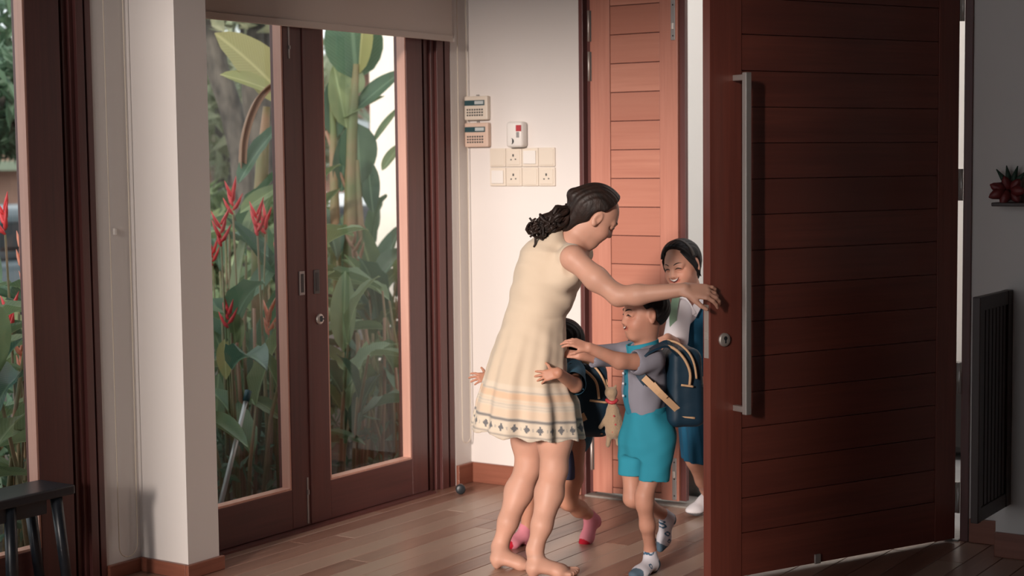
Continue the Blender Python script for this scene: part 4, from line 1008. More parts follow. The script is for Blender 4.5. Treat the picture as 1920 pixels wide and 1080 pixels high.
# ------------------------------------------------------------------ smallest girl hugging the woman
def tot():
    D0 = 6.66; base = at(1066, 800, D0); base[2] = 0
    T = thing('person', 'small child in pink socks hugging the woman from behind her dress', 'person', base)
    H = .188; Hc = at(1051, 645, 6.66)
    hp, W, M = head_prims(Hc, vec(-.95, .1, -.2), vec(0, 1, 0), H, True, .5)
    s1, e1, w1 = at(1076, 698, 6.50), at(1078, 722, 6.30), at(1046, 699, 6.155)
    s2, e2, w2 = at(1055, 695, 6.80), at(975, 718, 6.76), at(922, 707, 6.64)
    h1 = hand_prims(w1, vec(-.93, -.22, .10), vec(.05, .35, -.93), -1, .098, per=[(8, 14, 12), (10, 16, 12), (14, 18, 14), (18, 20, 14)], spread=13, tcurl=-30, fat=1.1)
    h2 = hand_prims(w2, vec(-.97, -.02, -.15), vec(-.1, .5, -.85), -1, .098, per=[(8, 20, 15), (10, 20, 15), (12, 20, 15), (15, 20, 15)], spread=13, tcurl=-35, fat=1.1)
    fL, tL = flp(988, 1020), flp(960, 1026); aL = at(986, 992, fL@HF)
    kR, aR = at(1066, 940, 6.64), at(1108, 968, 6.78)
    hR, tR = at(1125, 980, 6.80), at(1094, 1030, 6.74)
    pr = chain([(s1, .033), (e1, .027), (w1, .020)])+chain([(s2, .033), (e2, .026), (w2, .019)])+[Cap(s1, s2, .035, .035), Cap(at(1058, 690, 6.66), Hc+M@(A(-.08, 0, -.25)*H), .042, .038)]
    pr += chain([(at(1060, 705, D0), .075), (at(1064, 760, D0), .08), (at(1066, 820, D0), .085)])
    pr += chain([(at(1072, 830, 6.60), .058), (at(1072, 895, 6.60), .046), (kR, .036), (at(1086, 954, 6.71), .034), (aR, .023)])
    pr += chain([(at(1052, 830, 6.73), .056), (at(1015, 900, 6.74), .042), (at(995, 935, 6.73), .034), (aL, .022), (aL-A(0, 0, .02), .022)])
    pr = [p if hasattr(p, 'k') else K(p, .02) for p in pr]+hp+h1+h2
    surf('body', field(pr, .02), bounds(pr), .0054, M_skin, T, col=compose(skin(SK_S), head_col(W, M, H, SK_S, True, .5)), fine=[(*fbox(Hc, .12), .0032), (*fbox(w1+vec(-.045, 0, 0), (.07, .07, .06)), .002), (*fbox(w2+vec(-.045, 0, 0), (.07, .07, .06)), .002)])
    S_ = snapper(hp, W, H); face_lines(S_, H, T, M_hairk, M_lash, True, True)
    kid_hair(T, Hc, W, M, H, M_hairk, lambda q: q[:, 0]-(.13+.62*(q[:, 2]-.05)), extra=[K(Cap(W(-.18, 0, 0), W(-.2, 0, -.25), .27*H, .24*H), .03)], low=-.35)
    # blue shirt with short sleeves, dusky skirt
    bs = field([K(Cap(s1+vec(0, .005, 0), s1+(e1-s1)*.95, .042, .045), .02), K(Cap(s2, s2+(e2-s2)*.4, .042, .045), .02), K(Cap(s1, s2, .042, .042), .02)]+[K(c, .03) for c in chain([(at(1060, 705, D0), .088), (at(1064, 760, D0), .094), (at(1066, 815, D0), .10)])], .02, .2)
    nk = field([Cap(at(1058, 688, D0), at(1054, 665, D0), .045, .055)], .01, .2); ct = field([Cap(e1, e1+(e1-s1)+(w1-e1)*.4, .034, .05), Cap(s2+(e2-s2)*.45, e2, .034, .05)], .01, .2)
    surf('shirt', lambda P: smax(smax(bs(P)+.002*wob(P, 1, 30, 2), -nk(P), .006), -ct(P), .004), (base+A(-.25, -.28, .36), base+A(.25, .28, .86)), .005, mat('dusty_blue_cotton', (.045, .13, .20, 1), .85, .2), T)
    zs, cx, cd, ax, ad = rows(base, [(902, 1020, 1094, 0, .13), (860, 1024, 1093, 0, .125), (825, 1030, 1092, 0, .118), (800, 1034, 1092, 0, .11)], D0)
    lf = loft_field(zs, cx, cd, ax, ad, lambda th, Z: .05*np.clip((zs[-1]-Z)/.15, 0, 1)*np.sin(9*th), base); zh = at(1066, 890, D0)[2]
    surf('shorts', lambda P: np.maximum(np.maximum(lf(P), zh-P[:, 2]), -np.where(P[:, 2] < zh+.06, lf(P)+.010, .1)), (base+A(-.2, -.22, zh-.03), base+A(.2, .22, zs[-1]+.02)), .005, mat('dusky_blue_cotton', (.055, .06, .11, 1), .85, .2), T)
    def psock(pts, fp, heel, toe):
        p = [K(c, .02) for c in chain(pts)]+fp; F2 = field(p, .02); d = unit(toe-heel); L_ = np.linalg.norm(toe-heel)
        def c(P):
            t = (P-heel)@d/L_; c = np.tile([.62, .22, .27], (len(P), 1)); c[t > .80] = (.45, .012, .03); c[(t < .16) & (((P-heel)**2).sum(1) < .0012)] = (.45, .10, .16); return c
        surf('sock', lambda P: F2(P)-.002, bounds(p), .0034, M_pink, T, col=c)
    psock([(aL+A(0, 0, .012), .024), (aL-A(0, 0, .03), .025)], foot_prims(fL, tL+(tL-fL)*.6, A(0, 0, 1), .034, False, 1, .026), fL, tL+(tL-fL)*.6)
    psock([(aR+unit(kR-aR)*.012, .0245), (aR+vec(.012, -.02, 0), .025)], foot_prims(hR, tR, unit(vec(-.80, .25, -.5)), .035, False, 1, .027), hR, tR)
    B = thing('backpack', 'navy school backpack with cream piping worn by the small child, beside the plush toy', 'backpack', at(1108, 745, 6.64), 'navy backpacks with cream piping')
    c = at(1107, 745, 6.66); bag(B, '', c, vec(.97, .0, .05), vec(-.08, 1, 0), (.135, .23, .30), 0)
    nr = lambda px, py, d=0: at(px, py, 6.525+d)
    piping([nr(1076, 687, -.02), nr(1092, 692, -.012), nr(1108, 704, -.004), nr(1119, 720), nr(1123, 748, .0)], 'piping', M_cream, B, .0055)
    piping([nr(1078, 676, .02), nr(1106, 682, .012), nr(1124, 699, .01), nr(1136, 724, .012), nr(1139, 745, .02)], 'piping', M_cream, B, .0045)
    piping([nr(1106, 751), nr(1138, 755, .02)], 'piping', M_cream, B, .0045); piping([nr(1097, 810, .02), nr(1130, 813, .02)], 'piping', M_cream, B, .0045)
    strap([at(1100, 680, 6.6), at(1086, 674, 6.53), at(1070, 684, 6.47), at(1066, 700, 6.44)], vec(.2, .4, 1), .04, .008, 'shoulder_strap', M_navy, B)
    strap([at(1086, 786, 6.50), at(1098, 780, 6.50)], vec(0, 1, 0), .03, .012, 'webbing', M_cream, B)
    # plush animal hanging from the backpack
    Pm = mat('beige_plush', (.36, .26, .17, 1), .95, .1, bump=((220, 220, 220), .6, .004), sheen=.3)
    Q = thing('plush_toy', 'beige long-necked plush toy with a red scarf hanging from the small backpack', 'toy', at(1146, 780, 6.50))
    a = lambda px, py, d=0: at(px, py, 6.50+d)
    pp = [K(Ell(a(1146, 736), A(.026, .026, .022)), .012), K(Cap(a(1147, 740), a(1148, 768), .014, .017), .012), K(Cap(a(1150, 772), a(1151, 806), .027, .036), .015),
          K(Cap(a(1142, 776), a(1126, 801), .011, .009), .01), K(Cap(a(1160, 782), a(1168, 806), .010, .009), .01), K(Cap(a(1144, 812), a(1140, 834), .012, .010), .01), K(Cap(a(1158, 812), a(1160, 832), .012, .010), .01),
          K(Cap(a(1141, 730), a(1137, 724), .007, .005), .006), K(Cap(a(1151, 730), a(1155, 724), .007, .005), .006)]
    Ff = field(pp, .012); surf('body', lambda P: Ff(P)+.0012*wob(P, 1, 160, 3), bounds(pp), .0036, Pm, Q)
    MB().tube([a(1147, 752)+vec(.020*math.cos(t), .004*math.cos(t*2), .020*math.sin(t)) for t in np.linspace(0, 2*PI, 16)], .0075, 8).build('scarf', M_red, Q, True)
    MB().tube([a(1139, 722, .01), a(1137, 712, .03)], .0025, 6).build('hanging_loop', M_cream, Q, True)
    for dx, dy in ((0, 0), (3, 16), (-2, 30)): MB().lathe([(.004, 0), (.0035, .003)], a(1151+dx, 780+dy, -.032), tuple(-HF), 8).build('spot', M_red, Q)
tot()
# ================================================================== OUTSIDE
def foliage_mat(name, c1, c2, c3=None, tr=.35, rough=.45, veins=False):
    m = bpy.data.materials.new(name); m.use_nodes = True; n = m.node_tree.nodes; l = m.node_tree.links; b = n['Principled BSDF']; out = n['Material Output']
    oi = n.new('ShaderNodeObjectInfo'); tc = n.new('ShaderNodeTexCoord')
    t = n.new('ShaderNodeTexNoise'); t.inputs['Scale'].default_value = 3; l.new(tc.outputs['Object'], t.inputs[0])
    ad = n.new('ShaderNodeMath'); ad.operation = 'MULTIPLY_ADD'; ad.inputs[1].default_value = .8; l.new(oi.outputs['Random'], ad.inputs[0])
    s = n.new('ShaderNodeMath'); s.operation = 'SUBTRACT'; s.inputs[1].default_value = .4; l.new(t.outputs[0], s.inputs[0]); l.new(s.outputs[0], ad.inputs[2])
    x = n.new('ShaderNodeMix'); x.data_type = 'RGBA'; x.inputs[6].default_value = c1; x.inputs[7].default_value = c2; x.clamp_factor = True; l.new(ad.outputs[0], x.inputs[0])
    cout = x.outputs[2]
    if veins:   # pale midrib and fine side veins in the unit leaf's own coordinates
        sx = n.new('ShaderNodeSeparateXYZ'); l.new(tc.outputs['Object'], sx.inputs[0])
        ay = n.new('ShaderNodeMath'); ay.operation = 'ABSOLUTE'; l.new(sx.outputs[1], ay.inputs[0])
        mr = n.new('ShaderNodeMapRange'); mr.inputs[1].default_value = .015; mr.inputs[2].default_value = .05; mr.inputs[3].default_value = .55; mr.inputs[4].default_value = 0; l.new(ay.outputs[0], mr.inputs[0])
        dd = n.new('ShaderNodeMath'); dd.operation = 'MULTIPLY_ADD'; dd.inputs[1].default_value = -.55; l.new(ay.outputs[0], dd.inputs[0]); l.new(sx.outputs[0], dd.inputs[2])
        mu = n.new('ShaderNodeMath'); mu.operation = 'MULTIPLY'; mu.inputs[1].default_value = 150; l.new(dd.outputs[0], mu.inputs[0])
        si = n.new('ShaderNodeMath'); si.operation = 'SINE'; l.new(mu.outputs[0], si.inputs[0])
        m2 = n.new('ShaderNodeMapRange'); m2.inputs[1].default_value = .2; m2.inputs[2].default_value = 1; m2.inputs[4].default_value = .16; l.new(si.outputs[0], m2.inputs[0])
        mx_ = n.new('ShaderNodeMath'); mx_.operation = 'MAXIMUM'; l.new(mr.outputs[0], mx_.inputs[0]); l.new(m2.outputs[0], mx_.inputs[1])
        y = n.new('ShaderNodeMix'); y.data_type = 'RGBA'; y.inputs[7].default_value = tuple(min(1, v*1.6+.09) for v in c2[:3])+(1,); l.new(mx_.outputs[0], y.inputs[0]); l.new(cout, y.inputs[6]); cout = y.outputs[2]
    l.new(cout, b.inputs['Base Color']); b.inputs['Roughness'].default_value = rough
    tl = n.new('ShaderNodeBsdfTranslucent'); l.new(cout, tl.inputs[0]); mx = n.new('ShaderNodeMixShader'); mx.inputs[0].default_value = tr
    l.new(b.outputs[0], mx.inputs[1]); l.new(tl.outputs[0], mx.inputs[2]); l.new(mx.outputs[0], out.inputs[0]); return m
M_lg = foliage_mat('broad_green_leaf', (.11, .19, .10, 1), (.25, .31, .15, 1), veins=True)
M_ld = foliage_mat('deep_green_leaf', (.05, .11, .075, 1), (.11, .19, .11, 1), veins=True)
M_ly = foliage_mat('yellow_green_leaf', (.34, .36, .12, 1), (.42, .38, .16, 1), tr=.45, veins=True)
M_dry = foliage_mat('dry_brown_leaf', (.50, .30, .21, 1), (.40, .24, .15, 1))
M_far = foliage_mat('far_leaf', (.16, .21, .13, 1), (.48, .48, .32, 1))
M_stem = mat('green_stem', (.13, .17, .07, 1), .6, noise=((.30, .17, .10, 1), (4, 4, 4), 1))
M_redfl = mat('red_bract', (.75, .06, .07, 1), .4); M_orfl = mat('coral_bract', (.80, .28, .18, 1), .4)
M_soil = mat('garden_soil', (.035, .028, .022, 1), .95, noise=((.08, .06, .045, 1), (6, 6, 6), 1), bump=((12, 12, 12), .6, .03))
M_bark = mat('bark', (.035, .032, .03, 1), .9, noise=((.13, .115, .10, 1), (16, 16, 7), 1), bump=((30, 30, 8), .8, .01))
M_outw = mat('outer_render_white', (.90, .82, .74, 1), .85, .1, bump=((20, 20, 20), .1, .004))
ROT = random.Random(11)
struct('ground', M_soil, [(-40, -4.98, -12, 40, -.35, -.12)])
struct('porch_floor', mat('porch_stone', (.30, .28, .26, 1), .7, noise=((.22, .21, .20, 1), (8, 8, 8), 1)), [(-4.90, 3, Y0+.20, 9.3, -.2, -.03)])
struct('wall_garden', M_outw, [(-7.45, 4.0, 9.3, 9.5, -.2, 4.2)])

def leaf_mesh(kind, m, seg=9):
    """unit leaf along +x, half width .5, arched with a folded midrib"""
    rd = random.Random(kind); me = bpy.data.meshes.new('leaf'); V = []; Fc = []
    droop = [.10, .22, .30, .16, .05][kind % 5]; wv = [.0, .02, .03, .015, .0][kind % 5]
    for i in range(seg+1):
        t = i/seg; wd = .5*max(0, math.sin(PI*min(1, t**.80)))**.75*(1 if t < .98 else .1)+(.012 if i < seg else 0)
        zc = droop*4*t*(1-t)*.5-droop*t*t*.0; tw = wv*math.sin(9*t+kind)
        for a in (-1, -.5, 0, .5, 1): V.append((t, a*wd, zc+abs(a)*wd*.22+tw*a+(wv*math.sin(23*t+kind) if abs(a) == 1 else 0)))
    for i in range(seg):
        for j in range(4): a = i*5+j; Fc.append((a, a+1, a+6, a+5))
    me.from_pydata(V, [], Fc); me.polygons.foreach_set('use_smooth', [True]*len(Fc)); me.materials.append(m); return me
LM = {id(m): [leaf_mesh(k, m) for k in range(5)] for m in (M_lg, M_ld, M_ly, M_dry)}
def leafo(a, b, w_, up, m, parent, k=None, arch=1.0, name='leaf'):
    a, b = np.asarray(a, float), np.asarray(b, float); x = b-a; L_ = np.linalg.norm(x); x = x/L_; y = unit(np.cross(up, x)); z = np.cross(x, y)
    o = bpy.data.objects.new(name, LM[id(m)][ROT.randrange(5) if k is None else k]); COL.objects.link(o); o.parent = parent
    Mx = Matrix(((x[0]*L_, y[0]*w_, z[0]*L_*arch, a[0]), (x[1]*L_, y[1]*w_, z[1]*L_*arch, a[1]), (x[2]*L_, y[2]*w_, z[2]*L_*arch, a[2]), (0, 0, 0, 1)))
    o.matrix_parent_inverse = Matrix.Translation(-parent.location); o.matrix_basis = Mx; return o
def flower(p, s, parent, m=None, n=5):
    for i in range(n):
        sg = 1 if i % 2 else -1; q = p+A(0, 0, .022*i*s); d = A(sg*.6+ROT.uniform(-.2, .2), ROT.uniform(-.4, .4), .75)
        MB().tube([q, q+d*.022*s, q+d*.05*s+A(0, 0, .012*s), q+d*.075*s+A(0, 0, .030*s)], [.005*s, .011*s, .008*s, .001], 7).build('flower_bract', m or M_redfl, parent, True)
def heliconia(x, y, h, n, label, seed, fl=0, group='heliconia clumps behind the glass doors', lw=1.0, m=None):
    rd = random.Random(seed); t = thing('heliconia_plant', label, 'plant', (x, y, -.12), group)
    for i in range(n):
        a = rd.uniform(0, 2*PI); r = rd.uniform(.0, .22); b = A(x+r*math.cos(a), y+r*math.sin(a), -.12); hh = h*rd.uniform(.35, 1.0)
        lean = A(math.cos(a), math.sin(a), 0)*rd.uniform(.04, .25)*hh; top = b+lean+A(0, 0, hh)
        MB().tube([b, b+lean*.3+A(0, 0, hh*.5), top], [.012, .010, .006], 6).build('stem', M_stem, t, True)
        for j in range(2 if rd.random() < .75 else 1):
            L_ = rd.uniform(.34, .62)*lw*(h/1.5)**.4; az = a+rd.uniform(-1.3, 1.3)+j*2.5; el_ = rd.uniform(-.25, 1.15)
            s0 = b+(top-b)*(1 if j == 0 else rd.uniform(.5, .8)); d = A(math.cos(az)*math.cos(el_), math.sin(az)*math.cos(el_), math.sin(el_))
            mm = m or (M_lg if rd.random() < .62 else M_ld)
            leafo(s0, s0+d*L_, L_*rd.uniform(.20, .30), A(-math.cos(az)*.3, -math.sin(az)*.3, 1), mm, t)
    for i in range(fl):
        a = rd.uniform(0, 2*PI); b = A(x+.12*math.cos(a), y+.12*math.sin(a), -.12); top = b+A(.08*math.cos(a), .08*math.sin(a), h*rd.uniform(.62, .95))
        MB().tube([b, top], [.006, .004], 6).build('flower_stem', M_stem, t, True); flower(top, .95, t, M_redfl if rd.random() < .6 else M_orfl)
    return t
lab = 'green broad-leaved garden plant in the bed beyond the glass doors'
# clumps beyond leaves 1 and 2 of the glass doors, front to back
spots = [(-5.45, 5.75, 1.15, 8, 1), (-5.75, 5.20, .95, 7, 0), (-5.95, 6.25, 1.45, 9, 2), (-5.5, 6.55, .9, 8, 0), (-6.4, 5.9, 1.2, 8, 2), (-6.6, 6.9, 1.6, 9, 1),
         (-5.55, 7.25, 1.15, 8, 0), (-5.9, 7.75, 1.2, 8, 0), (-6.4, 7.9, 1.3, 8, 0), (-5.35, 7.9, .85, 8, 0), (-6.1, 8.5, 1.1, 8, 0), (-6.9, 7.6, 1.3, 8, 1), (-6.7, 8.6, 1.2, 8, 0), (-5.6, 8.6, .9, 8, 0)]
ORD = 'leftmost|second|third|fourth|fifth|sixth|seventh|eighth|ninth|tenth|eleventh|twelfth|thirteenth|rightmost'.split('|')
def screen_x(x, y): v = A(x, y, 0); return (v@RV)/(v@HF)
def nth(k, n): return 'leftmost' if k == 0 else 'rightmost' if k == n-1 else ORD[k]+' from the left'
rank = sorted(range(len(spots)), key=lambda k: screen_x(spots[k][0], spots[k][1]))
for i, (x, y, h, n, f) in enumerate(spots): heliconia(x, y, h, n, 'green %s clump beyond the glass doors, %s of its bed' % ('red-flowered' if f else 'leafy', nth(rank.index(i), len(spots))), 100+i, f)
sp3 = [(-5.45, 4.05, 1.15, 9, 2), (-5.75, 4.5, 1.35, 10, 2), (-6.1, 4.95, 1.5, 10, 2), (-5.5, 4.65, .9, 8, 1), (-6.7, 5.35, 1.45, 10, 1)]
rank = sorted(range(5), key=lambda k: screen_x(sp3[k][0], sp3[k][1]))
for i, (x, y, h, n, f) in enumerate(sp3):
    heliconia(x, y, h, n, 'red-flowered clump beyond the door beside the bench, %s of five' % nth(rank.index(i), 5), 200+i, f, 'flowering clumps beyond the leftmost glass door')
# tall banana-like plant with hand-placed leaves: the big leaves high in both panes
bp = thing('banana_plant', 'tall plant with large paddle leaves and a dry curled leaf in the left pane', 'plant', at(480, 560, 9.2)*A(1, 1, 0)+A(0, 0, -.12))
P_ = lambda px, py, d=9.2: at(px, py, d)
MB().tube([bp.location[:], P_(486, 420), P_(492, 300), P_(500, 200)], [.05, .045, .035, .02], 10).build('stem', M_stem, bp, True)
leafo(P_(535, 185, 9.3), P_(402, 62, 9.0), .30, vec(.3, .55, -.8), M_ly, bp, 3, .5)
leafo(P_(520, 175, 9.1), P_(412, 140, 8.9), .17, vec(.1, .8, -.6), M_ly, bp, 0, .5)
leafo(P_(447, 345, 8.8), P_(536, 225, 9.2), .12, vec(-.4, .4, -.8), M_ld, bp, 1, .4)
leafo(P_(450, 400, 8.9), P_(535, 345, 9.1), .10, vec(-.2, .6, -.8), M_lg, bp, 0, .6)
leafo(P_(455, 470, 8.9), P_(532, 330, 9.2), .14, vec(-.6, .4, -.8), M_lg, bp, 0, .5)
leafo(P_(440, 600, 8.7), P_(480, 380, 9.0), .12, vec(-.9, .2, -.6), M_lg, bp, 0, .4)
leafo(P_(470, 560, 8.6), P_(530, 470, 8.8), .13, vec(-.4, .5, -.8), M_ld, bp, 0, .4)
leafo(P_(421, 636, 8.0), P_(424, 712, 7.95), .085, vec(0, .1, -1), M_ly, bp, 0, .2)
leafo(P_(470, 748, 7.9), P_(533, 790, 7.9), .085, vec(0, .8, -.6), M_lg, bp, 1, .8)
leafo(P_(395, 560, 8.5), P_(445, 640, 8.4), .16, vec(0, .5, -.8), M_ld, bp, 0, .5); leafo(P_(410, 700, 8.3), P_(405, 800, 8.2), .12, vec(0, .1, -1), M_lg, bp, 1, .4)
dry = [P_(535, 150, 9.0), P_(505, 160, 8.95), P_(480, 185, 8.9), P_(462, 225, 8.9), P_(452, 270, 8.9), P_(450, 320, 8.9)]
o = strap(dry, vec(.35, .2, -.9), .07, .004, 'dry_leaf', M_dry, bp); strap([p+vec(.015, -.01, 0) for p in dry], vec(.9, .1, -.3), .045, .003, 'dry_leaf', M_dry, bp)
b2 = thing('banana_plant', 'tall plant with large drooping paddle leaves in front of the white garden wall', 'plant', at(650, 560, 10.2)*A(1, 1, 0)+A(0, 0, -.12))
Q_ = lambda px, py, d=10.2: at(px, py, d)
MB().tube([b2.location[:], Q_(656, 450), Q_(660, 250), Q_(668, 120)], [.05, .045, .035, .02], 10).build('stem', M_stem, b2, True)
MB().tube([Q_(640, 650), Q_(628, 400), Q_(622, 160)], [.035, .03, .02], 8).build('stem', M_stem, b2, True)
MB().tube([Q_(700, 700), Q_(682, 520), Q_(668, 300)], [.03, .025, .02], 8).build('stem', M_stem, b2, True)
for (a, b, w_, u, m, k, ar) in [((668, 150), (655, -15), .36, (.2, .1, -1), M_ld, 0, .3), ((672, 140), (688, -10), .22, (-.6, .1, -.8), M_ly, 0, .3), ((668, 205), (760, 130), .15, (-.3, .6, -.7), M_ld, 0, .5),
      ((655, 180), (668, 120), .16, (0, .1, -1), M_lg, 0, .3), ((640, 222), (722, 180), .09, (-.2, .8, -.6), M_lg, 0, .5), ((700, 268), (756, 195), .07, (-.6, .4, -.6), M_lg, 0, .4),
      ((668, 230), (676, 345), .24, (0, .1, -1), M_ld, 0, .3), ((650, 240), (625, 120), .15, (.2, .1, -1), M_lg, 0, .3), ((630, 260), (618, 150), .14, (.2, .1, -1), M_ld, 0, .3),
      ((716, 320), (758, 265), .10, (-.4, .6, -.6), M_lg, 0, .5), ((670, 425), (622, 505), .16, (.3, .4, -.8), M_lg, 1, .5), ((672, 420), (716, 560), .18, (-.3, .3, -.9), M_lg, 1, .5),
      ((690, 300), (700, 400), .14, (-.3, .2, -.9), M_ld, 0, .3), ((640, 360), (650, 240), .14, (.2, .1, -1), M_ld, 0, .3), ((700, 560), (755, 500), .13, (-.4, .5, -.7), M_lg, 1, .5),
      ((640, 560), (700, 600), .14, (0, .6, -.7), M_ld, 1, .6), ((660, 740), (735, 715), .10, (0, .9, -.4), M_lg, 1, .9), ((640, 720), (600, 790), .13, (.2, .5, -.7), M_lg, 1, .5), ((690, 480), (650, 640), .15, (.2, .2, -.9), M_ld, 0, .4)]:
    leafo(Q_(*a), Q_(*b), w_, vec(*u), m, b2, k, ar)
MB().tube([Q_(612, 245), Q_(640, 330), Q_(668, 400), Q_(700, 460)], [.014, .012, .010, .008], 8).build('dry_stalk', M_dry, b2, True)
for py in (480, 505, 530): flower(Q_(668+ROT.uniform(-15, 15), py, 9.9), 1.1, b2, M_dry, 4)
# flower spikes standing above the leaves
for i, (px, py, d, m_, lab_) in enumerate([(415, 462, 8.0, M_redfl, 'red flower spike leftmost in the left pane'), (437, 402, 8.4, M_redfl, 'red flower spike highest of the lower flowers in the left pane'), (483, 442, 8.2, M_redfl, 'red flower spike right of the middle of the left pane'),
        (504, 628, 8.1, M_orfl, 'coral flower spike low by the right edge of the left pane'), (10, 440, 7.4, M_redfl, 'red flower spike highest in the leftmost glass door'), (20, 628, 7.2, M_redfl, 'red flower spike at mid height in the leftmost glass door'), (42, 704, 7.2, M_orfl, 'coral flower spike lowest in the leftmost glass door')]):
    tp = at(px, py, d); b = tp*A(1, 1, 0)+A(.03, .02, -.12); t = thing('flower_spike', lab_, 'flower', b, 'flower spikes among the leaves')
    MB().tube([b, tp], [.008, .005], 6).build('flower_stem', M_stem, t, True); flower(tp, 1.0, t, m_, 6)
# bare canes low in the panes
for side, n_, lo_, hi_, d0, d1_ in (('left', 11, 410, 530, 8.0, 8.8), ('right', 13, 620, 760, 8.6, 9.6)):
    pxs = sorted(ROT.uniform(lo_, hi_) for _ in range(n_))
    for i, px in enumerate(pxs):
        d = ROT.uniform(d0, d1_); b = at(px, 800, d); b[2] = -.12; tp = at(px+ROT.uniform(-12, 12), ROT.uniform(560, 720), d)
        o = MB().tube([b, (b+tp)/2+A(.01, 0, 0), tp], [.012, .010, .008], 6).build('cane', M_dry if i % 2 else M_stem, None, True)
        tag(o, '%s upright cane low in the %s pane, %s' % ('brown' if i % 2 else 'green', side, nth(i, n_)), 'cane', 'canes low in the %s pane' % side)
# undergrowth, hedges and trees behind
def foliage(name, blobs, n, size, m, parent=None, label=None, cat=None, group=None, kind=None, seed=0):
    rg = np.random.RandomState(seed); V = []; Fc = []
    w_ = np.array([b[1][0]*b[1][1]*b[1][2] for b in blobs]); w_ = w_/w_.sum()
    for i in range(n):
        c, r = blobs[rg.choice(len(blobs), p=w_)]; d = rg.randn(3); d /= np.linalg.norm(d); p = np.array(c)+d*np.array(r)*rg.uniform(.55, 1.0)
        u = unit(rg.randn(3)); v = unit(np.cross(u, rg.randn(3))); s = size*rg.uniform(.5, 1.2); k = len(V)
        V += [p-u*s, p+v*s*.32+np.cross(u, v)*s*.1, p+u*s, p-v*s*.32+np.cross(u, v)*s*.1]; Fc += [(k, k+1, k+2), (k, k+2, k+3)]
    me = bpy.data.meshes.new(name); me.from_pydata([tuple(v) for v in V], [], Fc); me.materials.append(m)
    o = bpy.data.objects.new(name, me); COL.objects.link(o)
    if parent is not None: o.parent = parent; o.matrix_parent_inverse = Matrix.Translation(-parent.location)
    return tag(o, label, cat, group, kind)
foliage('undergrowth', [((-5.9, 5.2, .0), (.75, 1.2, .42)), ((-6.2, 7.4, .0), (.9, 1.5, .5)), ((-6.9, 6.2, .2), (.9, 2.2, .65)), ((-5.7, 8.4, .1), (.6, .7, .5))], 5200, .07, M_ld, None, 'dark low leaves covering the garden bed', 'undergrowth', None, 'stuff', 1)
def tree(trunk, rad, blobs, n, size, m, label, seed, group='trees beyond the garden'):
    t = thing('tree', label, 'tree', trunk[0], group); MB().tube(trunk, rad, 12).build('trunk', M_bark, t, True)
    if blobs: foliage('crown', blobs, n, size, m, t, seed=seed)
    return t
tree([at(500, 700, 12)*A(1, 1, 0)+A(0, 0, -.12), at(452, 290, 12), at(432, 200, 12), at(405, 120, 12), at(392, -60, 12)], [.11, .085, .085, .085, .075], [(at(400, -140, 12), (1.3, 1.3, .8))], 1500, .14, M_far, 'leaning mottled tree trunk in the upper left of the left pane', 3, None)
tree([at(488, 700, 13)*A(1, 1, 0)+A(0, 0, -.12), at(490, 350, 13), at(478, 60, 13), at(476, -60, 13)], [.17, .13, .12, .10], [(at(500, -160, 13), (1.5, 1.5, .9))], 1600, .14, M_far, 'dark upright trunk behind the leaning one in the left pane', 4, None)
tree([at(512, 700, 13.6)*A(1, 1, 0)+A(0, 0, -.12), at(508, 350, 13.6), at(514, 130, 13.6), at(500, -60, 13.6)], [.13, .11, .10, .08], None, 0, 0, M_far, 'thinner bare trunk right of the dark trunk in the left pane', 5, None)
for i, (px, py, d, r) in enumerate([(415, 200, 15.5, 1.0), (480, 130, 25, 1.7), (400, 60, 29, 1.9), (530, 230, 17, .9)]):
    c = at(px, py, d); tree([c*A(1, 1, 0)+A(0, 0, -.12), c], [.12, .06], [(c, (r, r, r*.7))], 560, .20, M_far, 'blurred leafy tree far beyond the left pane, %s' % ('at its left', 'near its middle', 'highest', 'at its right edge')[i], 20+i)
for i, (px, py, d, r) in enumerate([(5, 60, 13, .8), (8, 175, 12, .65), (-10, 230, 12.5, .5)]):
    c = at(px, py, d); tree([c*A(1, 1, 0)+A(0, 0, -.12)+A(-.8, -.6, 0), c], [.05, .03], [(c, (r, r, r*.55))], 700, .12, M_ld, 'dark leafy branch seen through the leftmost glass door, %s one' % ('highest', 'middle', 'lowest')[i], 30+i, 'leafy trees beyond the leftmost glass door')
foliage('hedge', [(at(420, 440, 12.8), (.8, 1.2, .40)), (at(450, 500, 12.2), (.7, 1.0, .4))], 2400, .12, M_lg, None, 'low green hedge beyond the flower bed', 'hedge', None, 'stuff', 9)
# street: house, railing, cars
hs = thing('house', 'pinkish brown house across the street with a pale green eave', 'building', (-21, 20, -.12))
M_hw = mat('terracotta_render', (.45, .27, .20, 1), .9, noise=((.36, .20, .15, 1), (1.5, 1.5, 6), 1))
boxo('wall', M_hw, hs, -24, -21, 11, 28, -.12, 3.4); boxo('eave', mat('pale_green_board', (.28, .33, .24, 1), .7), hs, -24.2, -20.6, 10.8, 28.2, 1.55, 1.70)
boxo('roof', mat('pale_roof', (.65, .63, .60, 1), .8), hs, -24.5, -20.4, 10.6, 28.4, 3.4, 3.6)
boxo('red_beam', mat('red_beam_paint', (.33, .08, .06, 1), .6), hs, -20.9, -20.7, 10.8, 28.2, 2.75, 2.9)
for k in range(5): f = boxo('window', M_hw, hs, -21.02, -20.95, 13+k*3, 14.2+k*3, 1.9, 2.6); boxo('pane', M_screen, f, -20.96, -20.93, 13.1+k*3, 14.1+k*3, 2.0, 2.5)
ra = thing('railing', 'reddish upright bar railing along the street', 'railing', (-15.5, 13, -.12))
M_bar = mat('red_brown_bar', (.30, .11, .10, 1), .6)
boxo('top_rail', M_bar, ra, -15.53, -15.47, 10, 18, 1.02, 1.08); boxo('bottom_rail', M_bar, ra, -15.53, -15.47, 10, 18, .45, .5)
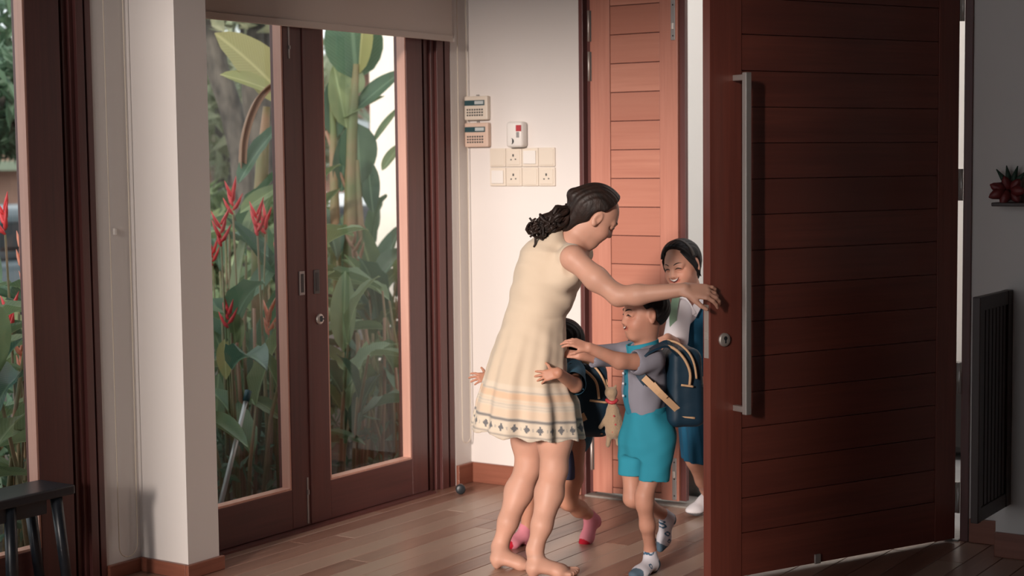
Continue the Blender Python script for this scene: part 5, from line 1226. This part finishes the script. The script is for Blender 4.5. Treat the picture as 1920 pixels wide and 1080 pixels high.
for k in range(54): boxo('bar', M_bar, ra, -15.53, -15.47, 10.02+k*.15, 10.09+k*.15, .50, 1.02)
def car(x, y, col, label, ang=0):
    t = thing('car', label, 'car', (x, y, -.12)); m = mat('car_paint', col, .25, .6)
    B = MB(); B.box(x-.85, x+.85, y-2.1, y+2.1, .18, .72, .10); B.build('body', m, t, True)
    MB().box(x-.72, x+.72, y-1.2, y+1.1, .70, 1.22, .14).build('cabin', m, t, True)
    MB().box(x-.735, x+.735, y-1.0, y+.9, .80, 1.10, .05).build('side_windows', M_black, t)
    for yy in (-1.3, 1.3):
        for s in (-1, 1): MB().lathe([(.20, 0), (.30, .02), (.30, .16), (.20, .18)], (x+s*.86, y+yy, .18), (-s, 0, 0), 20).build('wheel', M_black, t, True)
    return t
car(-13.2, 11.0, (.10, .13, .15, 1), 'dark grey car beyond the leftmost glass door'); car(-13.4, 15.4, (.75, .75, .75, 1), 'white car seen blurred through the left pane')
# rocks by the leftmost door
for i, (x, y, r) in enumerate([(-5.22, 4.24, .055), (-5.30, 4.36, .07), (-5.16, 4.33, .04), (-5.35, 4.22, .06)]):
    rd = random.Random(i+5); bm = bmesh.new(); bmesh.ops.create_icosphere(bm, subdivisions=2, radius=r)
    for v in bm.verts: v.co = Vector((v.co.x*1.4, v.co.y, v.co.z*.7))*(1+rd.uniform(-.12, .12))
    me = bpy.data.meshes.new('rock'); bm.to_mesh(me); bm.free()
    o = link('rock', me, mat('rock_stone', (.42, .38, .31, 1), .9, noise=((.28, .25, .2, 1), (20, 20, 20), 1))); o.location = (x, y, -.12+r*.45); tag(o, '%s pale garden stone low beyond the leftmost glass door' % ('second largest', 'largest', 'smallest', 'rearmost')[i], 'stone', 'stones low beyond the leftmost glass door')
# leaning pole
pt, pb = at(461, 752, 7.55), at(412, 952, 7.35)
t = thing('garden_pole', 'thin silver pole with a dark socket leaning in the bed beyond the left pane', 'pole', pb)
MB().tube([pb+(pb-pt)*.25, pt], [.013, .011], 10).build('shaft', mat('silver_pole', (.55, .55, .55, 1), .35, metal=.6), t, True)
MB().tube([pt, pt+(pt-pb)*.10], [.015, .017], 10).build('dark_socket', M_teal, t, True)
t = thing('garden_lamp', 'small white-topped garden spotlight between the leaves in the left pane', 'lamp', at(425, 605, 8.6))
c = at(424, 604, 8.6); MB().lathe([(.02, -.02), (.05, -.005), (.05, .01), (.01, .02)], c, (0, 0, 1), 16).build('cap', M_plasticw, t, True); MB().lathe([(.035, -.07), (.045, -.02)], c, (0, 0, 1), 14).build('lamp_body', M_black, t, True)
MB().tube([c-A(0, 0, .07), A(c[0], c[1], -.12)], .012, 8).build('post', M_black, t, True)
# porch things: dark shoe bench, red shoe, grey bag
pz = -.03
t = thing('shoe_cabinet', 'dark low cabinet on the porch behind the tall girl', 'cabinet', (-4.0, 8.6, pz))
M_dc = mat('dark_cabinet', (.03, .025, .022, 1), .5)
boxo('body', M_dc, t, -4.5, -2.6, 8.55, 8.95, pz+.04, .42, .01); boxo('top', M_dc, t, -4.52, -2.58, 8.52, 8.97, .42, .45, .004)
for k in range(4): boxo('door_panel', M_dc, t, -4.48+k*.47, -4.03+k*.47, 8.535, 8.552, pz+.07, .40, .004)
for xx in (-4.46, -2.66): boxo('foot', M_dc, t, xx, xx+.04, 8.6, 8.9, pz, pz+.04)
sp = at(1303, 895, 8.15)
t = thing('shoe', 'red shoe on the dark porch step behind the tall girl', 'shoe', (sp[0], sp[1], pz))
st = tag(MB().box(sp[0]-.5, sp[0]+.5, sp[1]+.0-.18, sp[1]+.22, pz, sp[2]-.045, .01).build('porch_step', M_dc), 'dark stone step on the porch under the red shoe', 'step')
xd = unit(vec(1, 0, .3)*A(1, 1, 0)); fp = foot_prims(A(sp[0], sp[1], sp[2]-.045)-xd*.09, A(sp[0], sp[1], sp[2]-.045)+xd*.09, A(0, 0, 1), .045, False, 1, .034)
surf('upper', field(fp, .02), bounds(fp), .006, mat('red_shoe', (.60, .05, .06, 1), .5), t); 
MB().box(-.10, .10, -.036, .036, 0, .012, .005, Matrix.Translation(Vector((sp[0], sp[1], sp[2]-.046))) @ Matrix.Rotation(math.atan2(xd[1], xd[0]), 4, 'Z')).build('sole', M_white, t)
gp = at(1312, 932, 7.75)
t = thing('soft_bag', 'grey crumpled bag on the porch floor just outside the doorway', 'bag', (gp[0], gp[1], pz))
gc = A(gp[0], gp[1], pz+.12); ell = [Ell(gc, A(.13, .12, .12)), Ell(gc+A(.02, 0, .07), A(.08, .08, .09))]
F_ = field(ell, .03); surf('bag_body', lambda P: np.maximum(F_(P)+.006*wob(P, 1, 30, 9), pz+.002-P[:, 2]), (gc-.2, gc+.24), .008, mat('grey_bag_cloth', (.14, .16, .16, 1), .6), t)
MB().tube([gc+A(-.06, 0, .13), gc+A(-.03, 0, .20), gc+A(.04, 0, .21), gc+A(.08, 0, .13)], .008, 8).build('handle', M_black, t, True)
